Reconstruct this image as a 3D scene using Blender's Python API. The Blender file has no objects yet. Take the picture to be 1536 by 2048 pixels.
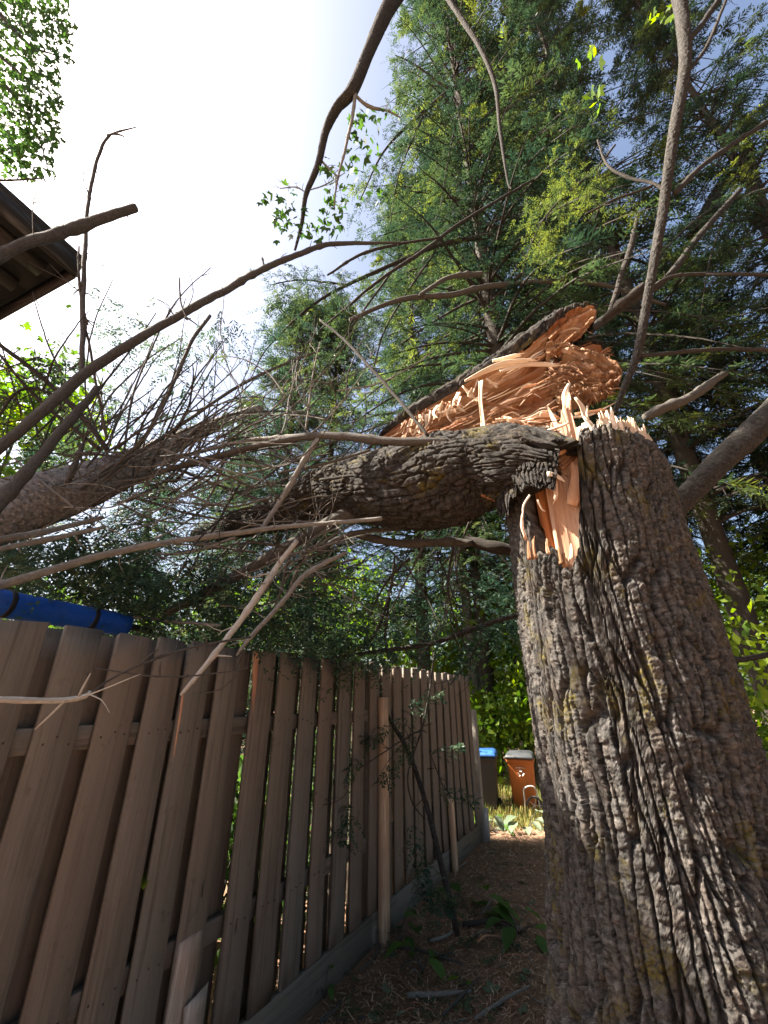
import bpy, math, random
import numpy as np
from mathutils import Vector

# ------------------------------------------------------------------ camera, sky, sun, exposure
F, CX, CY = 824.0, 768.0, 1024.0          # photograph: 1536 x 2048, focal length in its pixels
TH = math.radians(24.0); CH = 1.6         # pitch up, eye height
CT, ST = math.cos(TH), math.sin(TH)
SUN_AZ, SUN_EL = math.radians(-84.0), math.radians(48.5)   # azimuth from +Y, negative = to the left
scn = bpy.context.scene
cam_d = bpy.data.cameras.new('camera'); cam = bpy.data.objects.new('camera', cam_d)
scn.collection.objects.link(cam)
cam.location = (0, 0, CH); cam.rotation_euler = (math.pi/2 + TH, 0, 0)
cam_d.sensor_fit = 'VERTICAL'; cam_d.sensor_height = 36.0; cam_d.lens = 36.0*F/2048.0
cam_d.clip_start = 0.02; cam_d.clip_end = 2000
scn.camera = cam
world = bpy.data.worlds.new('World'); scn.world = world; world.use_nodes = True
wn = world.node_tree.nodes; wl = world.node_tree.links
sky = wn.new('ShaderNodeTexSky'); sky.sky_type = 'NISHITA'; sky.sun_disc = False
sky.sun_elevation = SUN_EL; sky.sun_rotation = SUN_AZ
sky.air_density = 1.0; sky.dust_density = 4.5; sky.ozone_density = 1.2
wn['Background'].inputs['Strength'].default_value = 0.05
wl.new(sky.outputs['Color'], wn['Background'].inputs['Color'])
sun_d = bpy.data.lights.new('sun', 'SUN'); sun = bpy.data.objects.new('sun', sun_d)
scn.collection.objects.link(sun)
sun_d.energy = 5.0; sun_d.angle = math.radians(0.6); sun_d.color = (1.0, 0.90, 0.77)
SV = Vector((math.sin(SUN_AZ)*math.cos(SUN_EL), math.cos(SUN_AZ)*math.cos(SUN_EL), math.sin(SUN_EL)))
sun.rotation_euler = SV.to_track_quat('Z', 'Y').to_euler(); sun.location = SV*30
vs = scn.view_settings
vs.view_transform = 'Standard'; vs.look = 'None'; vs.exposure = 2.6; vs.gamma = 1.0; vs.use_curve_mapping = False
scn.cycles.max_bounces = 7; scn.cycles.diffuse_bounces = 3; scn.cycles.transmission_bounces = 4
scn.cycles.transparent_max_bounces = 4; scn.cycles.use_denoising = True
scn.cycles.sample_clamp_indirect = 6.0

# ------------------------------------------------------------------ helpers
COL = scn.collection
def ray(px, py):
    xc = (px - CX)/F; zc = -(py - CY)/F
    return (xc, CT - ST*zc, ST + CT*zc)
def P(px, py, Y):
    """the point of the place seen at that pixel of the photograph, Y metres ahead"""
    r = ray(px, py); t = Y/r[1]
    return np.array((r[0]*t, Y, CH + r[2]*t))
def wid(px, py, Y, w):
    """size in metres of w photograph pixels there"""
    return w/F*Y/ray(px, py)[1]

def _hash(ix, iy, seed):
    h = (ix.astype(np.int64)*374761393 + iy.astype(np.int64)*668265263 + seed*974634777) & 0x7fffffff
    h = ((h ^ (h >> 13))*1274126177) & 0x7fffffff
    return ((h ^ (h >> 16)) & 0xffff)/65535.0
def vnoise(x, y, seed=0):
    x = np.asarray(x, float); y = np.asarray(y, float)
    ix = np.floor(x); iy = np.floor(y); fx = x-ix; fy = y-iy
    fx = fx*fx*(3-2*fx); fy = fy*fy*(3-2*fy)
    a = _hash(ix, iy, seed); b = _hash(ix+1, iy, seed); c = _hash(ix, iy+1, seed); d = _hash(ix+1, iy+1, seed)
    return (a*(1-fx)+b*fx)*(1-fy) + (c*(1-fx)+d*fx)*fy
def fbm(x, y, seed=0, o=4):
    s = 0; a = .5
    for i in range(o):
        s = s + a*vnoise(x*2**i, y*2**i, seed+i*17); a *= .5
    return s/(1-.5**o)
def voro(x, y, seed=0):
    ix = np.floor(x); iy = np.floor(y)
    f1 = np.full(x.shape, 9.0); f2 = np.full(x.shape, 9.0); cid = np.zeros(x.shape)
    for dx in (-1, 0, 1):
        for dy in (-1, 0, 1):
            cx = ix+dx; cy = iy+dy
            qx = cx + .1+.8*_hash(cx, cy, seed); qy = cy + .1+.8*_hash(cx, cy, seed+5)
            d = np.hypot(qx-x, qy-y)
            nearer = d < f1
            f2 = np.where(nearer, f1, np.minimum(f2, d))
            cid = np.where(nearer, _hash(cx, cy, seed+9), cid)
            f1 = np.where(nearer, d, f1)
    return f1, f2, cid
def sstep(a, b, x):
    t = np.clip((x-a)/(b-a), 0, 1); return t*t*(3-2*t)

def tag(o, label=None, cat=None, group=None, kind=None):
    if label: o['label'] = label
    if cat: o['category'] = cat
    if group: o['group'] = group
    if kind: o['kind'] = kind
    return o
def empty(name, loc=(0, 0, 0), rz=0.0):
    o = bpy.data.objects.new(name, None); COL.objects.link(o); o.location = loc; o.rotation_euler = (0, 0, rz)
    o.empty_display_size = .1
    return o
def mesh_np(name, V, Q=None, T=None, mat=None, parent=None, attrs=None, smooth=True, origin=None):
    """one mesh object from numpy quads Q and triangles T; points are world (or parent-local) coordinates"""
    V = np.asarray(V, np.float32)
    nq = 0 if Q is None else len(Q); nt = 0 if T is None else len(T)
    me = bpy.data.meshes.new(name)
    me.vertices.add(len(V)); me.loops.add(nq*4+nt*3); me.polygons.add(nq+nt)
    lv = []; st = []
    if nq: lv.append(np.asarray(Q, np.int32).ravel()); st.append(np.arange(nq, dtype=np.int32)*4)
    if nt: lv.append(np.asarray(T, np.int32).ravel()); st.append(np.arange(nt, dtype=np.int32)*3+nq*4)
    loc = np.zeros(3)
    if parent is not None and origin is None:
        pl = np.array(parent.location)
        if parent.parent is not None: pl = pl + np.array(parent.parent.location)
        V = V - pl.astype(np.float32)
    elif origin is not None:
        V = V - np.asarray(origin, np.float32)
    me.vertices.foreach_set('co', V.ravel())
    me.loops.foreach_set('vertex_index', np.concatenate(lv))
    me.polygons.foreach_set('loop_start', np.concatenate(st))
    me.update(calc_edges=True)
    if smooth: me.polygons.foreach_set('use_smooth', np.ones(nq+nt, bool))
    for k, a in (attrs or {}).items():
        a = np.asarray(a, np.float32)
        if a.ndim == 2:
            at = me.attributes.new(k, 'FLOAT_VECTOR', 'POINT'); at.data.foreach_set('vector', a.ravel())
        else:
            at = me.attributes.new(k, 'FLOAT', 'POINT'); at.data.foreach_set('value', a)
    if mat: me.materials.append(mat)
    o = bpy.data.objects.new(name, me); COL.objects.link(o)
    if parent is not None: o.parent = parent
    if origin is not None and parent is None: o.location = origin
    return o

def resample(pts, rad, step):
    """Catmull-Rom through the points, radii along"""
    pts = np.asarray(pts, float); rad = np.asarray(rad, float)
    if len(pts) == 2:
        pts = np.array([pts[0], (pts[0]+pts[1])/2, pts[1]]); rad = np.array([rad[0], (rad[0]+rad[1])/2, rad[1]])
    E = np.vstack([2*pts[0]-pts[1], pts, 2*pts[-1]-pts[-2]])
    out = []; ro = []
    for i in range(len(pts)-1):
        p0, p1, p2, p3 = E[i:i+4]
        n = max(2, int(np.linalg.norm(p2-p1)/step))
        t = np.linspace(0, 1, n, endpoint=False)[:, None]
        out.append(.5*((2*p1)+(-p0+p2)*t+(2*p0-5*p1+4*p2-p3)*t**2+(-p0+3*p1-3*p2+p3)*t**3))
        ro.append(rad[i]*(1-t[:, 0])+rad[i+1]*t[:, 0])
    out.append(pts[-1:]); ro.append(rad[-1:])
    return np.vstack(out), np.concatenate(ro)
def frames(pts):
    tan = np.gradient(pts, axis=0); tan /= np.linalg.norm(tan, axis=1)[:, None]+1e-9
    up = np.array((0, 0, 1.0)) if abs(tan[0][2]) < .9 else np.array((0, 1.0, 0))
    N = np.zeros_like(pts); B = np.zeros_like(pts)
    n = np.cross(tan[0], up); n /= np.linalg.norm(n)
    for i in range(len(pts)):
        n = n - tan[i]*np.dot(n, tan[i]); n /= np.linalg.norm(n)+1e-9
        N[i] = n; B[i] = np.cross(tan[i], n)
    return tan, N, B
def tube(pts, rad, seg=8, step=.06, rough=.1, seed=0, wander=0.0, knots=0):
    """(V, Q, T, bco) of a tapered limb with capped ends; bco = metres round, metres along, random"""
    p, r = resample(pts, rad, step)
    if wander:
        s = np.arange(len(p))*step
        for k in range(3):
            p[:, k] += wander*(fbm(s*3.0, np.full(len(p), k*7.3), seed+k, 3)-.5)*np.minimum(1, np.arange(len(p))/4.)
    tan, N, B = frames(p)
    L = np.concatenate([[0], np.cumsum(np.linalg.norm(np.diff(p, axis=0), axis=1))])
    a = np.linspace(0, 2*np.pi, seg, endpoint=False)
    A, LL = np.meshgrid(a, L)
    rr = r[:, None]*(1+rough*2*(fbm(np.cos(A)*1.5+9, LL/(np.mean(r)*4+.01)+np.sin(A)*1.5, seed, 3)-.5))
    rg = np.random.default_rng(seed+3)
    for _ in range(knots):
        c = rg.uniform(.08, .92)*L[-1]
        rr *= 1+.28*np.exp(-((LL-c)/(np.mean(r)*1.3))**2)
    V = p[:, None, :] + rr[..., None]*(np.cos(A)[..., None]*N[:, None, :]+np.sin(A)[..., None]*B[:, None, :])
    n = len(p)
    i, j = np.meshgrid(np.arange(n-1), np.arange(seg), indexing='ij')
    q = np.stack([i*seg+j, i*seg+(j+1) % seg, (i+1)*seg+(j+1) % seg, (i+1)*seg+j], -1).reshape(-1, 4)
    V = V.reshape(-1, 3)
    bc = np.stack([A*r.mean(), LL, np.full(A.shape, (seed*.37) % 1)], -1).reshape(-1, 3)
    V = np.vstack([V, p[0]-tan[0]*r[0]*.15, p[-1]+tan[-1]*r[-1]*.15]); c0 = len(V)-2
    bc = np.vstack([bc, bc[0], bc[-1]])
    j = np.arange(seg)
    T = np.vstack([np.stack([np.full(seg, c0), (j+1) % seg, j], -1),
                   np.stack([np.full(seg, c0+1), (n-1)*seg+j, (n-1)*seg+(j+1) % seg], -1)])
    return V, q, T, bc
class MB:
    """collects pieces of one mesh"""
    def __init__(s): s.V = []; s.Q = []; s.T = []; s.A = []; s.n = 0
    def add(s, V, Q=None, T=None, A=None):
        s.V.append(np.asarray(V, float))
        if Q is not None and len(Q): s.Q.append(np.asarray(Q)+s.n)
        if T is not None and len(T): s.T.append(np.asarray(T)+s.n)
        s.A.append(np.zeros((len(V), 3)) if A is None else np.asarray(A)); s.n += len(V)
    def build(s, name, mat, parent=None, smooth=True, origin=None):
        return mesh_np(name, np.vstack(s.V), np.vstack(s.Q) if s.Q else None, np.vstack(s.T) if s.T else None,
                       mat, parent, {'bco': np.vstack(s.A)}, smooth, origin)
def box(c, ax, ay, az, sx, sy, sz, bev=0.0):
    """box with unit axes ax, ay, az and full sizes; chamfered along its long z edges when bev > 0"""
    c = np.asarray(c, float); ax = np.asarray(ax, float); ay = np.asarray(ay, float); az = np.asarray(az, float)
    if bev <= 0: ring = [(-1, -1, 0, 0), (1, -1, 0, 0), (1, 1, 0, 0), (-1, 1, 0, 0)]
    else: ring = [(-1, -1, bev, 0), (1, -1, -bev, 0), (1, -1, 0, bev), (1, 1, 0, -bev), (1, 1, -bev, 0), (-1, 1, bev, 0), (-1, 1, 0, -bev), (-1, -1, 0, bev)]
    V = []
    for z in (-.5, .5):
        for x, y, bx, by in ring:
            V.append(c + ax*(x*sx/2+bx) + ay*(y*sy/2+by) + az*sz*z)
    n = len(ring)
    Q = [(i, (i+1) % n, n+(i+1) % n, n+i) for i in range(n)]
    T = []
    for i in range(1, n-1):
        T.append((0, i+1, i)); T.append((n, n+i, n+i+1))
    return np.array(V), np.array(Q), np.array(T)

# ------------------------------------------------------------------ materials
class NT:
    def __init__(s, name):
        s.m = bpy.data.materials.new(name); s.m.use_nodes = True; s.t = s.m.node_tree; s.t.nodes.clear()
        s.out = s.t.nodes.new('ShaderNodeOutputMaterial')
    def n(s, typ, **kw):
        nd = s.t.nodes.new('ShaderNode'+typ)
        for k, v in kw.items():
            if k.startswith('_'): setattr(nd, k[1:], v)
            else:
                key = k.replace('__', ' ')
                s.set(nd.inputs[int(key[1:])] if key[0] == 'i' and key[1:].isdigit() else nd.inputs[key], v)
        return nd
    def set(s, inp, v):
        if isinstance(v, bpy.types.NodeSocket): s.t.links.new(v, inp)
        elif isinstance(v, bpy.types.Node): s.t.links.new(v.outputs[0], inp)
        else:
            if isinstance(v, tuple) and len(v) == 3 and inp.type == 'RGBA': v = (*v, 1)
            inp.default_value = v
    def attr(s, name): return s.n('Attribute', _attribute_name=name)
    def noise(s, vec, scale, detail=4.0, rough=.6, dist=0.0):
        return s.n('TexNoise', Vector=vec, Scale=scale, Detail=detail, Roughness=rough, Distortion=dist)
    def mapv(s, vec, scale, loc=(0, 0, 0)): return s.n('Mapping', Vector=vec, Scale=scale, Location=loc)
    def ramp(s, fac, stops):
        r = s.n('ValToRGB', Fac=fac); el = r.color_ramp.elements
        while len(el) < len(stops): el.new(.5)
        for e, (p, c) in zip(el, stops): e.position = p; e.color = (*c, 1) if len(c) == 3 else c
        return r
    def mix(s, fac, a, b):
        m = s.n('Mix', _data_type='RGBA'); s.set(m.inputs[0], fac); s.set(m.inputs[6], a); s.set(m.inputs[7], b)
        return m.outputs[2]
    def math(s, op, a, b=0.0):
        m = s.n('Math', _operation=op); s.set(m.inputs[0], a); s.set(m.inputs[1], b); return m.outputs[0]
    def bump(s, h, strength, dist=.01): return s.n('Bump', Strength=strength, Distance=dist, Height=h)
    def bsdf(s, col, rough=.8, normal=None, spec=.3, metal=0.0):
        b = s.n('BsdfPrincipled'); s.set(b.inputs['Base Color'], col); s.set(b.inputs['Roughness'], rough)
        b.inputs['Specular IOR Level'].default_value = spec; b.inputs['Metallic'].default_value = metal
        if normal is not None: s.set(b.inputs['Normal'], normal)
        return b
    def done(s, shader): s.t.links.new(shader.outputs[0], s.out.inputs[0]); return s.m

def bark_mat(name, base, light, warm, moss=0.0, scale=1.0, stretch=.35, fine=1.0, bump=.6, flake=0.0):
    t = NT(name); a = t.attr('bco').outputs['Vector']
    v = t.mapv(a, (scale, scale*stretch, scale*3))
    n1 = t.noise(v, 26, 6, .7); n2 = t.noise(v, 7, 4, .6, .4); n3 = t.noise(t.mapv(a, (scale, scale, 1), (3.1, 1.7, 0)), 95*fine, 3, .7)
    c = t.mix(t.ramp(n1.outputs[0], [(.32, (0, 0, 0)), (.68, (1, 1, 1))]).outputs[0], base, light)
    c = t.mix(t.math('MULTIPLY', t.ramp(n2.outputs[0], [(.45, (0, 0, 0)), (.65, (1, 1, 1))]).outputs[0], .6), c, warm)
    li = t.ramp(n3.outputs[0], [(.56, (0, 0, 0)), (.7, (1, 1, 1))]).outputs[0]
    c = t.mix(t.math('MULTIPLY', li, .6), c, tuple(min(1, x*1.8+.05) for x in light))
    fk = t.attr('flk').outputs['Fac']
    tone = t.n('MapRange', i0=fk, i1=0.0, i2=1.0, i3=1.0-flake, i4=1.0+flake*1.2)
    sc_ = t.n('Mix', _data_type='RGBA', _blend_type='MULTIPLY'); sc_.inputs[0].default_value = 1.0; t.set(sc_.inputs[6], c); t.set(sc_.inputs[7], tone.outputs[0]); c = sc_.outputs[2] if flake else c
    if moss:
        m1 = t.noise(t.mapv(a, (1, .7, 1), (5.5, .3, 0)), 6.0, 5, .7, .3); m2 = t.noise(a, 90, 3, .7)
        mm = t.math('MULTIPLY', t.ramp(m1.outputs[0], [(.60-.1*moss, (0, 0, 0)), (.70-.1*moss, (1, 1, 1))]).outputs[0],
                    t.ramp(m2.outputs[0], [(.4, (0, 0, 0)), (.58, (1, 1, 1))]).outputs[0])
        c = t.mix(mm, c, (.13, .105, .022))
    h = t.math('ADD', t.math('MULTIPLY', n1.outputs[0], 1.0), t.math('MULTIPLY', n3.outputs[0], .5))
    return t.done(t.bsdf(c, .9, t.bump(h, bump, .012), .2))
def wood_mat(name, c1, c2, c3, scale=1.0, rough=.7):
    """fresh or weathered wood: grain runs along bco.y"""
    t = NT(name); a = t.attr('bco').outputs['Vector']
    v = t.mapv(a, (scale*60, scale*3, 1)); n1 = t.noise(v, 1.0, 5, .65, .6)
    n2 = t.noise(t.mapv(a, (scale*9, scale*3.5, 1), (2, 5, 0)), 1.0, 4, .6)
    n3 = t.noise(t.mapv(a, (scale*220, scale*8, 1)), 1.0, 3, .6)
    c = t.mix(t.ramp(n1.outputs[0], [(.3, (0, 0, 0)), (.7, (1, 1, 1))]).outputs[0], c1, c2)
    n4 = t.noise(t.mapv(a, (scale*14, scale*1.6, 1), (7, 1, 0)), 1.0, 3, .6)
    c = t.mix(t.ramp(n2.outputs[0], [(.42, (0, 0, 0)), (.66, (1, 1, 1))]).outputs[0], c, c3)
    c = t.mix(t.math('MULTIPLY', t.ramp(n4.outputs[0], [(.54, (0, 0, 0)), (.64, (1, 1, 1))]).outputs[0], .6), c, tuple(min(1, x*1.25+.10) for x in c2))
    c = t.mix(t.math('MULTIPLY', t.ramp(n3.outputs[0], [(.5, (0, 0, 0)), (.7, (1, 1, 1))]).outputs[0], .35), c, tuple(x*.55 for x in c1))
    h = t.math('ADD', n1.outputs[0], t.math('MULTIPLY', n3.outputs[0], .6))
    return t.done(t.bsdf(c, rough, t.bump(h, .7, .006), .25))
def leaf_mat(name, stops, transl=.4, gloss=.25):
    """var attribute picks the leaf's own green"""
    t = NT(name); a = t.attr('var').outputs['Fac']
    c = t.ramp(a, stops).outputs[0]
    d = t.bsdf(c, .55, None, gloss)
    hsv = t.n('HueSaturation', Saturation=1.15, Value=1.5, Color=c)
    tr = t.n('BsdfTranslucent', Color=hsv.outputs[0])
    m = t.n('MixShader'); m.inputs[0].default_value = transl
    t.t.links.new(d.outputs[0], m.inputs[1]); t.t.links.new(tr.outputs[0], m.inputs[2])
    return t.done(m)
def plain(name, col, rough=.5, var=.15, scale=20, spec=.4, bump=.1):
    t = NT(name); g = t.n('TexCoord').outputs['Object']
    n = t.noise(g, scale, 5, .65); c = t.mix(n.outputs[0], tuple(x*(1-var) for x in col), tuple(min(1, x*(1+var)) for x in col))
    return t.done(t.bsdf(c, rough, t.bump(n.outputs[0], bump, .004), spec))

M = {}
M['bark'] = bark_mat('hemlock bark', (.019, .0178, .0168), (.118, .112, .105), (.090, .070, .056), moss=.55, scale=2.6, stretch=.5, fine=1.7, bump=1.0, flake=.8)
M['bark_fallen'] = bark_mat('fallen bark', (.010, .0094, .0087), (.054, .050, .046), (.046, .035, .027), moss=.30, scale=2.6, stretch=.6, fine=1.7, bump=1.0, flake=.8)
M['bark_grey'] = bark_mat('grey bark', (.17, .155, .145), (.42, .40, .38), (.24, .19, .16), moss=0, scale=1.8, stretch=2.2, bump=1.0, flake=.55)
M['bark_far'] = bark_mat('far bark', (.026, .023, .020), (.078, .069, .059), (.046, .036, .029), moss=0, scale=2.2, stretch=.5, bump=1.0, flake=0)
M['bark_limb'] = bark_mat('limb bark', (.018, .0165, .0148), (.066, .061, .055), (.038, .031, .026), moss=0, scale=3.0, stretch=.5, bump=1.0, flake=.5)
M['twig'] = bark_mat('dead branch bark', (.046, .042, .037), (.140, .130, .117), (.080, .066, .054), moss=0, scale=5, fine=2, bump=.8)
M['twig_pale'] = bark_mat('weathered branch bark', (.12, .112, .100), (.33, .315, .29), (.18, .155, .13), moss=0, scale=5, fine=2, bump=.8)
M['twig_dark'] = bark_mat('dark limb bark', (.024, .021, .018), (.070, .062, .054), (.042, .033, .027), moss=0, scale=5, fine=1.5, bump=.8)
M['wood'] = wood_mat('fresh orange wood', (.165, .072, .031), (.33, .185, .095), (.21, .075, .027), 1.0)
M['wood_pale'] = wood_mat('fresh pale sapwood', (.50, .31, .20), (.66, .47, .34), (.52, .25, .12), 1.0)
M['wood_brown'] = wood_mat('torn brown heartwood', (.12, .06, .028), (.31, .18, .092), (.11, .043, .017), 1.0)
M['shard'] = wood_mat('white splinter wood', (.56, .44, .33), (.74, .63, .50), (.60, .42, .28), 1.0)
M['plank'] = None

# ------------------------------------------------------------------ ground
def ground_z(x, y):
    x = np.asarray(x, float); y = np.asarray(y, float)
    return -.36*sstep(5.6, 9.4, y) + .05*(fbm(x*1.3+40, y*1.3+7, 3, 3)-.5) - .02
def make_ground():
    u = np.linspace(-1, 1, 190)
    X = np.sinh(u*5.6)/np.sinh(5.6)*160+1.0; Yy = np.sinh(u*5.6)/np.sinh(5.6)*160+4.0
    XX, YY = np.meshgrid(X, Yy); Z = ground_z(XX, YY) + .016*(fbm(XX*14, YY*14, 21, 3)-.5)
    n = len(u); i, j = np.meshgrid(np.arange(n-1), np.arange(n-1), indexing='ij')
    q = np.stack([i*n+j, i*n+j+1, (i+1)*n+j+1, (i+1)*n+j], -1).reshape(-1, 4)
    t = NT('needle litter ground'); g = t.n('TexCoord').outputs['Object']
    n1 = t.noise(g, 5, 6, .7); n2 = t.noise(g, 60, 5, .75); n3 = t.noise(g, .55, 3, .5)
    c = t.mix(n2.outputs[0], (.13, .080, .056), (.36, .235, .165))
    c = t.mix(t.ramp(n1.outputs[0], [(.45, (0, 0, 0)), (.62, (1, 1, 1))]).outputs[0], c, (.27, .155, .10))
    c = t.mix(t.math('MULTIPLY', t.ramp(n3.outputs[0], [(.5, (0, 0, 0)), (.6, (1, 1, 1))]).outputs[0], .5), c, (.07, .07, .03))
    m = t.done(t.bsdf(c, .95, t.bump(n2.outputs[0], 1.0, .02), .15))
    o = mesh_np('ground', np.stack([XX, YY, Z], -1).reshape(-1, 3), q, None, m)
    tag(o, kind='structure')
make_ground()

# ------------------------------------------------------------------ fence
FD = np.array((.4786, .878, 0)); FN = np.array((.878, -.4786, 0)); F0 = np.array((-.47, 3.26, 0)); UP = np.array((0, 0, 1.))
def fp(s, out=0.0, z=0.0): return F0 + FD*s + FN*out + UP*z
def plank_mat():
    t = NT('stained fence plank'); a = t.attr('bco').outputs['Vector']
    r = t.n('SeparateXYZ', Vector=a).outputs[2]
    v = t.mapv(a, (55, 2.2, 40)); n1 = t.noise(v, 1.0, 6, .65, .5)
    n2 = t.noise(t.mapv(a, (7, 1.3, 40), (1, 4, 2)), 1.0, 4, .6); n3 = t.noise(t.mapv(a, (18, 14, 30)), 1.0, 4, .7)
    c = t.mix(t.ramp(n1.outputs[0], [(.28, (0, 0, 0)), (.72, (1, 1, 1))]).outputs[0], (.074, .060, .048), (.215, .182, .150))
    c = t.mix(t.ramp(n2.outputs[0], [(.4, (0, 0, 0)), (.68, (1, 1, 1))]).outputs[0], c, (.155, .136, .110))
    n5 = t.noise(t.mapv(a, (4, .9, 17), (3, 9, 1)), 1.0, 4, .65); n6 = t.noise(t.mapv(a, (30, 1.1, 11), (6, 2, 4)), 1.0, 3, .6)
    c = t.mix(t.math('MULTIPLY', t.ramp(n5.outputs[0], [(.40, (0, 0, 0)), (.64, (1, 1, 1))]).outputs[0], .75), c, (.150, .143, .126))
    c = t.mix(t.math('MULTIPLY', t.ramp(n6.outputs[0], [(.56, (0, 0, 0)), (.66, (1, 1, 1))]).outputs[0], .55), c, (.052, .044, .036))
    c = t.mix(t.math('MULTIPLY', r, .5), c, (.19, .140, .108))
    c = t.mix(t.math('MULTIPLY', t.ramp(n3.outputs[0], [(.6, (0, 0, 0)), (.72, (1, 1, 1))]).outputs[0], .4), c, (.05, .045, .03))
    rad = t.n('TexVoronoi', Vector=t.mapv(a, (9, 2.6, 50), (.3, .2, 0)), Scale=1.0)
    kn = t.ramp(rad.outputs['Distance'], [(.035, (1, 1, 1)), (.09, (0, 0, 0))]).outputs[0]
    c = t.mix(t.math('MULTIPLY', kn, .75), c, (.032, .022, .016))
    h = t.math('ADD', n1.outputs[0], t.math('MULTIPLY', n3.outputs[0], .4))
    return t.done(t.bsdf(c, .78, t.bump(h, .8, .006), .2))
M['plank'] = plank_mat()
M['twig_white'] = bark_mat('barkless bleached branch', (.30, .28, .25), (.56, .53, .48), (.40, .35, .29), moss=0, scale=5, fine=2, bump=.6)
M['cut'] = wood_mat('broken cedar', (.30, .15, .09), (.45, .27, .17), (.36, .16, .09))
M['nail'] = plain('nail head', (.03, .025, .02), .6)
fence = empty('wooden_fence', tuple(fp(-2.4)))
tag(fence, 'tall brown board fence with planks on both sides of its rails', 'fence')
rng = np.random.default_rng(5)
def board(name, s0, s1, out, z0, z1, th, mat, parent, seed, tilt=0.0, warp=.004, chip=True):
    """one plank standing on edge of the fence plane, long side up, with worn edges"""
    rg = np.random.default_rng(seed)
    nz = 14; V = []; A = []
    zz = np.linspace(z0, z1, nz); w = s1-s0; b = .004
    ring = [(-w/2+b, th/2), (w/2-b, th/2), (w/2, th/2-b), (w/2, -th/2), (-w/2, -th/2), (-w/2, th/2-b)]
    bend = rg.normal(0, warp); cup = rg.normal(0, warp)
    for k, z in enumerate(zz):
        u = k/(nz-1)
        for (x, y) in ring:
            e = rg.normal(0, .0008) + tilt*(z-z0)
            zt = rg.normal(0, .004) if k in (0, nz-1) else 0
            V.append(fp((s0+s1)/2+x+e, out+y+bend*math.sin(u*3.1)+cup*(u-.5), z+zt)); A.append((x+(.01 if y < 0 else 0), z, 0))
    V = np.array(V); A = np.array(A); A[:, 2] = rg.uniform(0, 1)
    A[:, 0] += rg.uniform(0, 30); A[:, 1] += rg.uniform(0, 30)
    n = 6; i, j = np.meshgrid(np.arange(nz-1), np.arange(n), indexing='ij')
    Q = np.stack([i*n+j, i*n+(j+1) % n, (i+1)*n+(j+1) % n, (i+1)*n+j], -1).reshape(-1, 4)
    T = []
    for k in range(1, n-1): T += [(0, k+1, k), ((nz-1)*n, (nz-1)*n+k, (nz-1)*n+k+1)]
    return mesh_np(name, V, Q, np.array(T), mat, parent, {'bco': A}, smooth=False)
starts = [-2.36, -2.165, -1.965, -1.751, -1.544, -1.348, -1.173, -.973, -.699, -.48, -.251, -.026, .202, .425]
s = .66
while s < 3.35:
    starts.append(s); s += .214
sd = 100
for k, s0 in enumerate(starts):
    sd += 1; w = .150+rng.normal(0, .004)
    if -.75 < s0 < -.4: w = .165
    board('plank', s0, s0+w, .028+.0095, .168+rng.normal(0, .003), 1.852+rng.normal(0, .008), .019, M['plank'], fence, sd, rng.normal(0, .003))
for k in range(len(starts)-1):                               # planks of the far side, seen through the gaps
    sd += 1; mid = (starts[k]+.15+starts[k+1])/2
    board('plank', mid-.098, mid+.098, -.028-.0095, .1, 1.848+rng.normal(0, .01), .019, M['plank'], fence, sd, rng.normal(0, .003))
def rail(z0, z1, out, th, s0, s1, seed, name='rail'):
    rg = np.random.default_rng(seed); c = (fp(s0, out, z0)+fp(s1, out, z1))/2
    V, Q, T = box(c, FN, UP, FD, th, z1-z0, s1-s0, .003)
    A = np.stack([(V-c)@UP+(V-c)@FN*.9+rg.uniform(0, 9), (V-c)@FD, np.full(len(V), rg.uniform(0, .6))], -1)
    return mesh_np(name, V, Q, T, M['plank'], fence, {'bco': A}, smooth=False)
for i, (a, b) in enumerate(((-2.4, -.02), (-.015, 3.4))):
    rail(1.402, 1.49, 0, .038, a, b, 3+i); rail(.535, .622, 0, .038, a, b, 13+i)
for i, (a, b) in enumerate(((-2.4, -1.2), (-1.196, .722), (.726, 3.42))):
    rail(-.03, .163, .026, .038, a, b, 23+i, 'kickboard')
for s0, h in ((-2.1, 1.80), (.71, 1.80), (3.46, 1.42)):
    V, Q, T = box(fp(s0, -.02 if s0 < 3 else .03, h/2-.1), FN, FD, UP, .09, .09, h+.2, .006)
    A = np.stack([(V@FD)+(V@FN), V[:, 2], np.full(len(V), .3)], -1)
    o = mesh_np('post', V, Q, T, M['plank'] if s0 < 3 else wood_mat('grey post wood', (.20, .18, .15), (.32, .29, .25), (.25, .21, .17)), fence, {'bco': A}, smooth=False)
V, Q, T = box(fp(3.50, .05, .12), FN, FD, UP, .12, .10, .34, .01)
mesh_np('post_footing', V, Q, T, plain('concrete', (.30, .30, .29), .9, .2, 30), fence, {'bco': V}, smooth=False)
nm = MB()
for k, s0 in enumerate(starts):
    for zr in (1.446, .58):
        for dx in (.03, .075, .12):
            if s0 < 1.0:
                V, Q, T = box(fp(s0+dx+rng.normal(0, .004), .048, zr+rng.normal(0, .008)), FD, UP, FN, .007, .007, .004)
                nm.add(V, Q, T)
tag(nm.build('nail', M['nail'], fence, False), kind='stuff')

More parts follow.
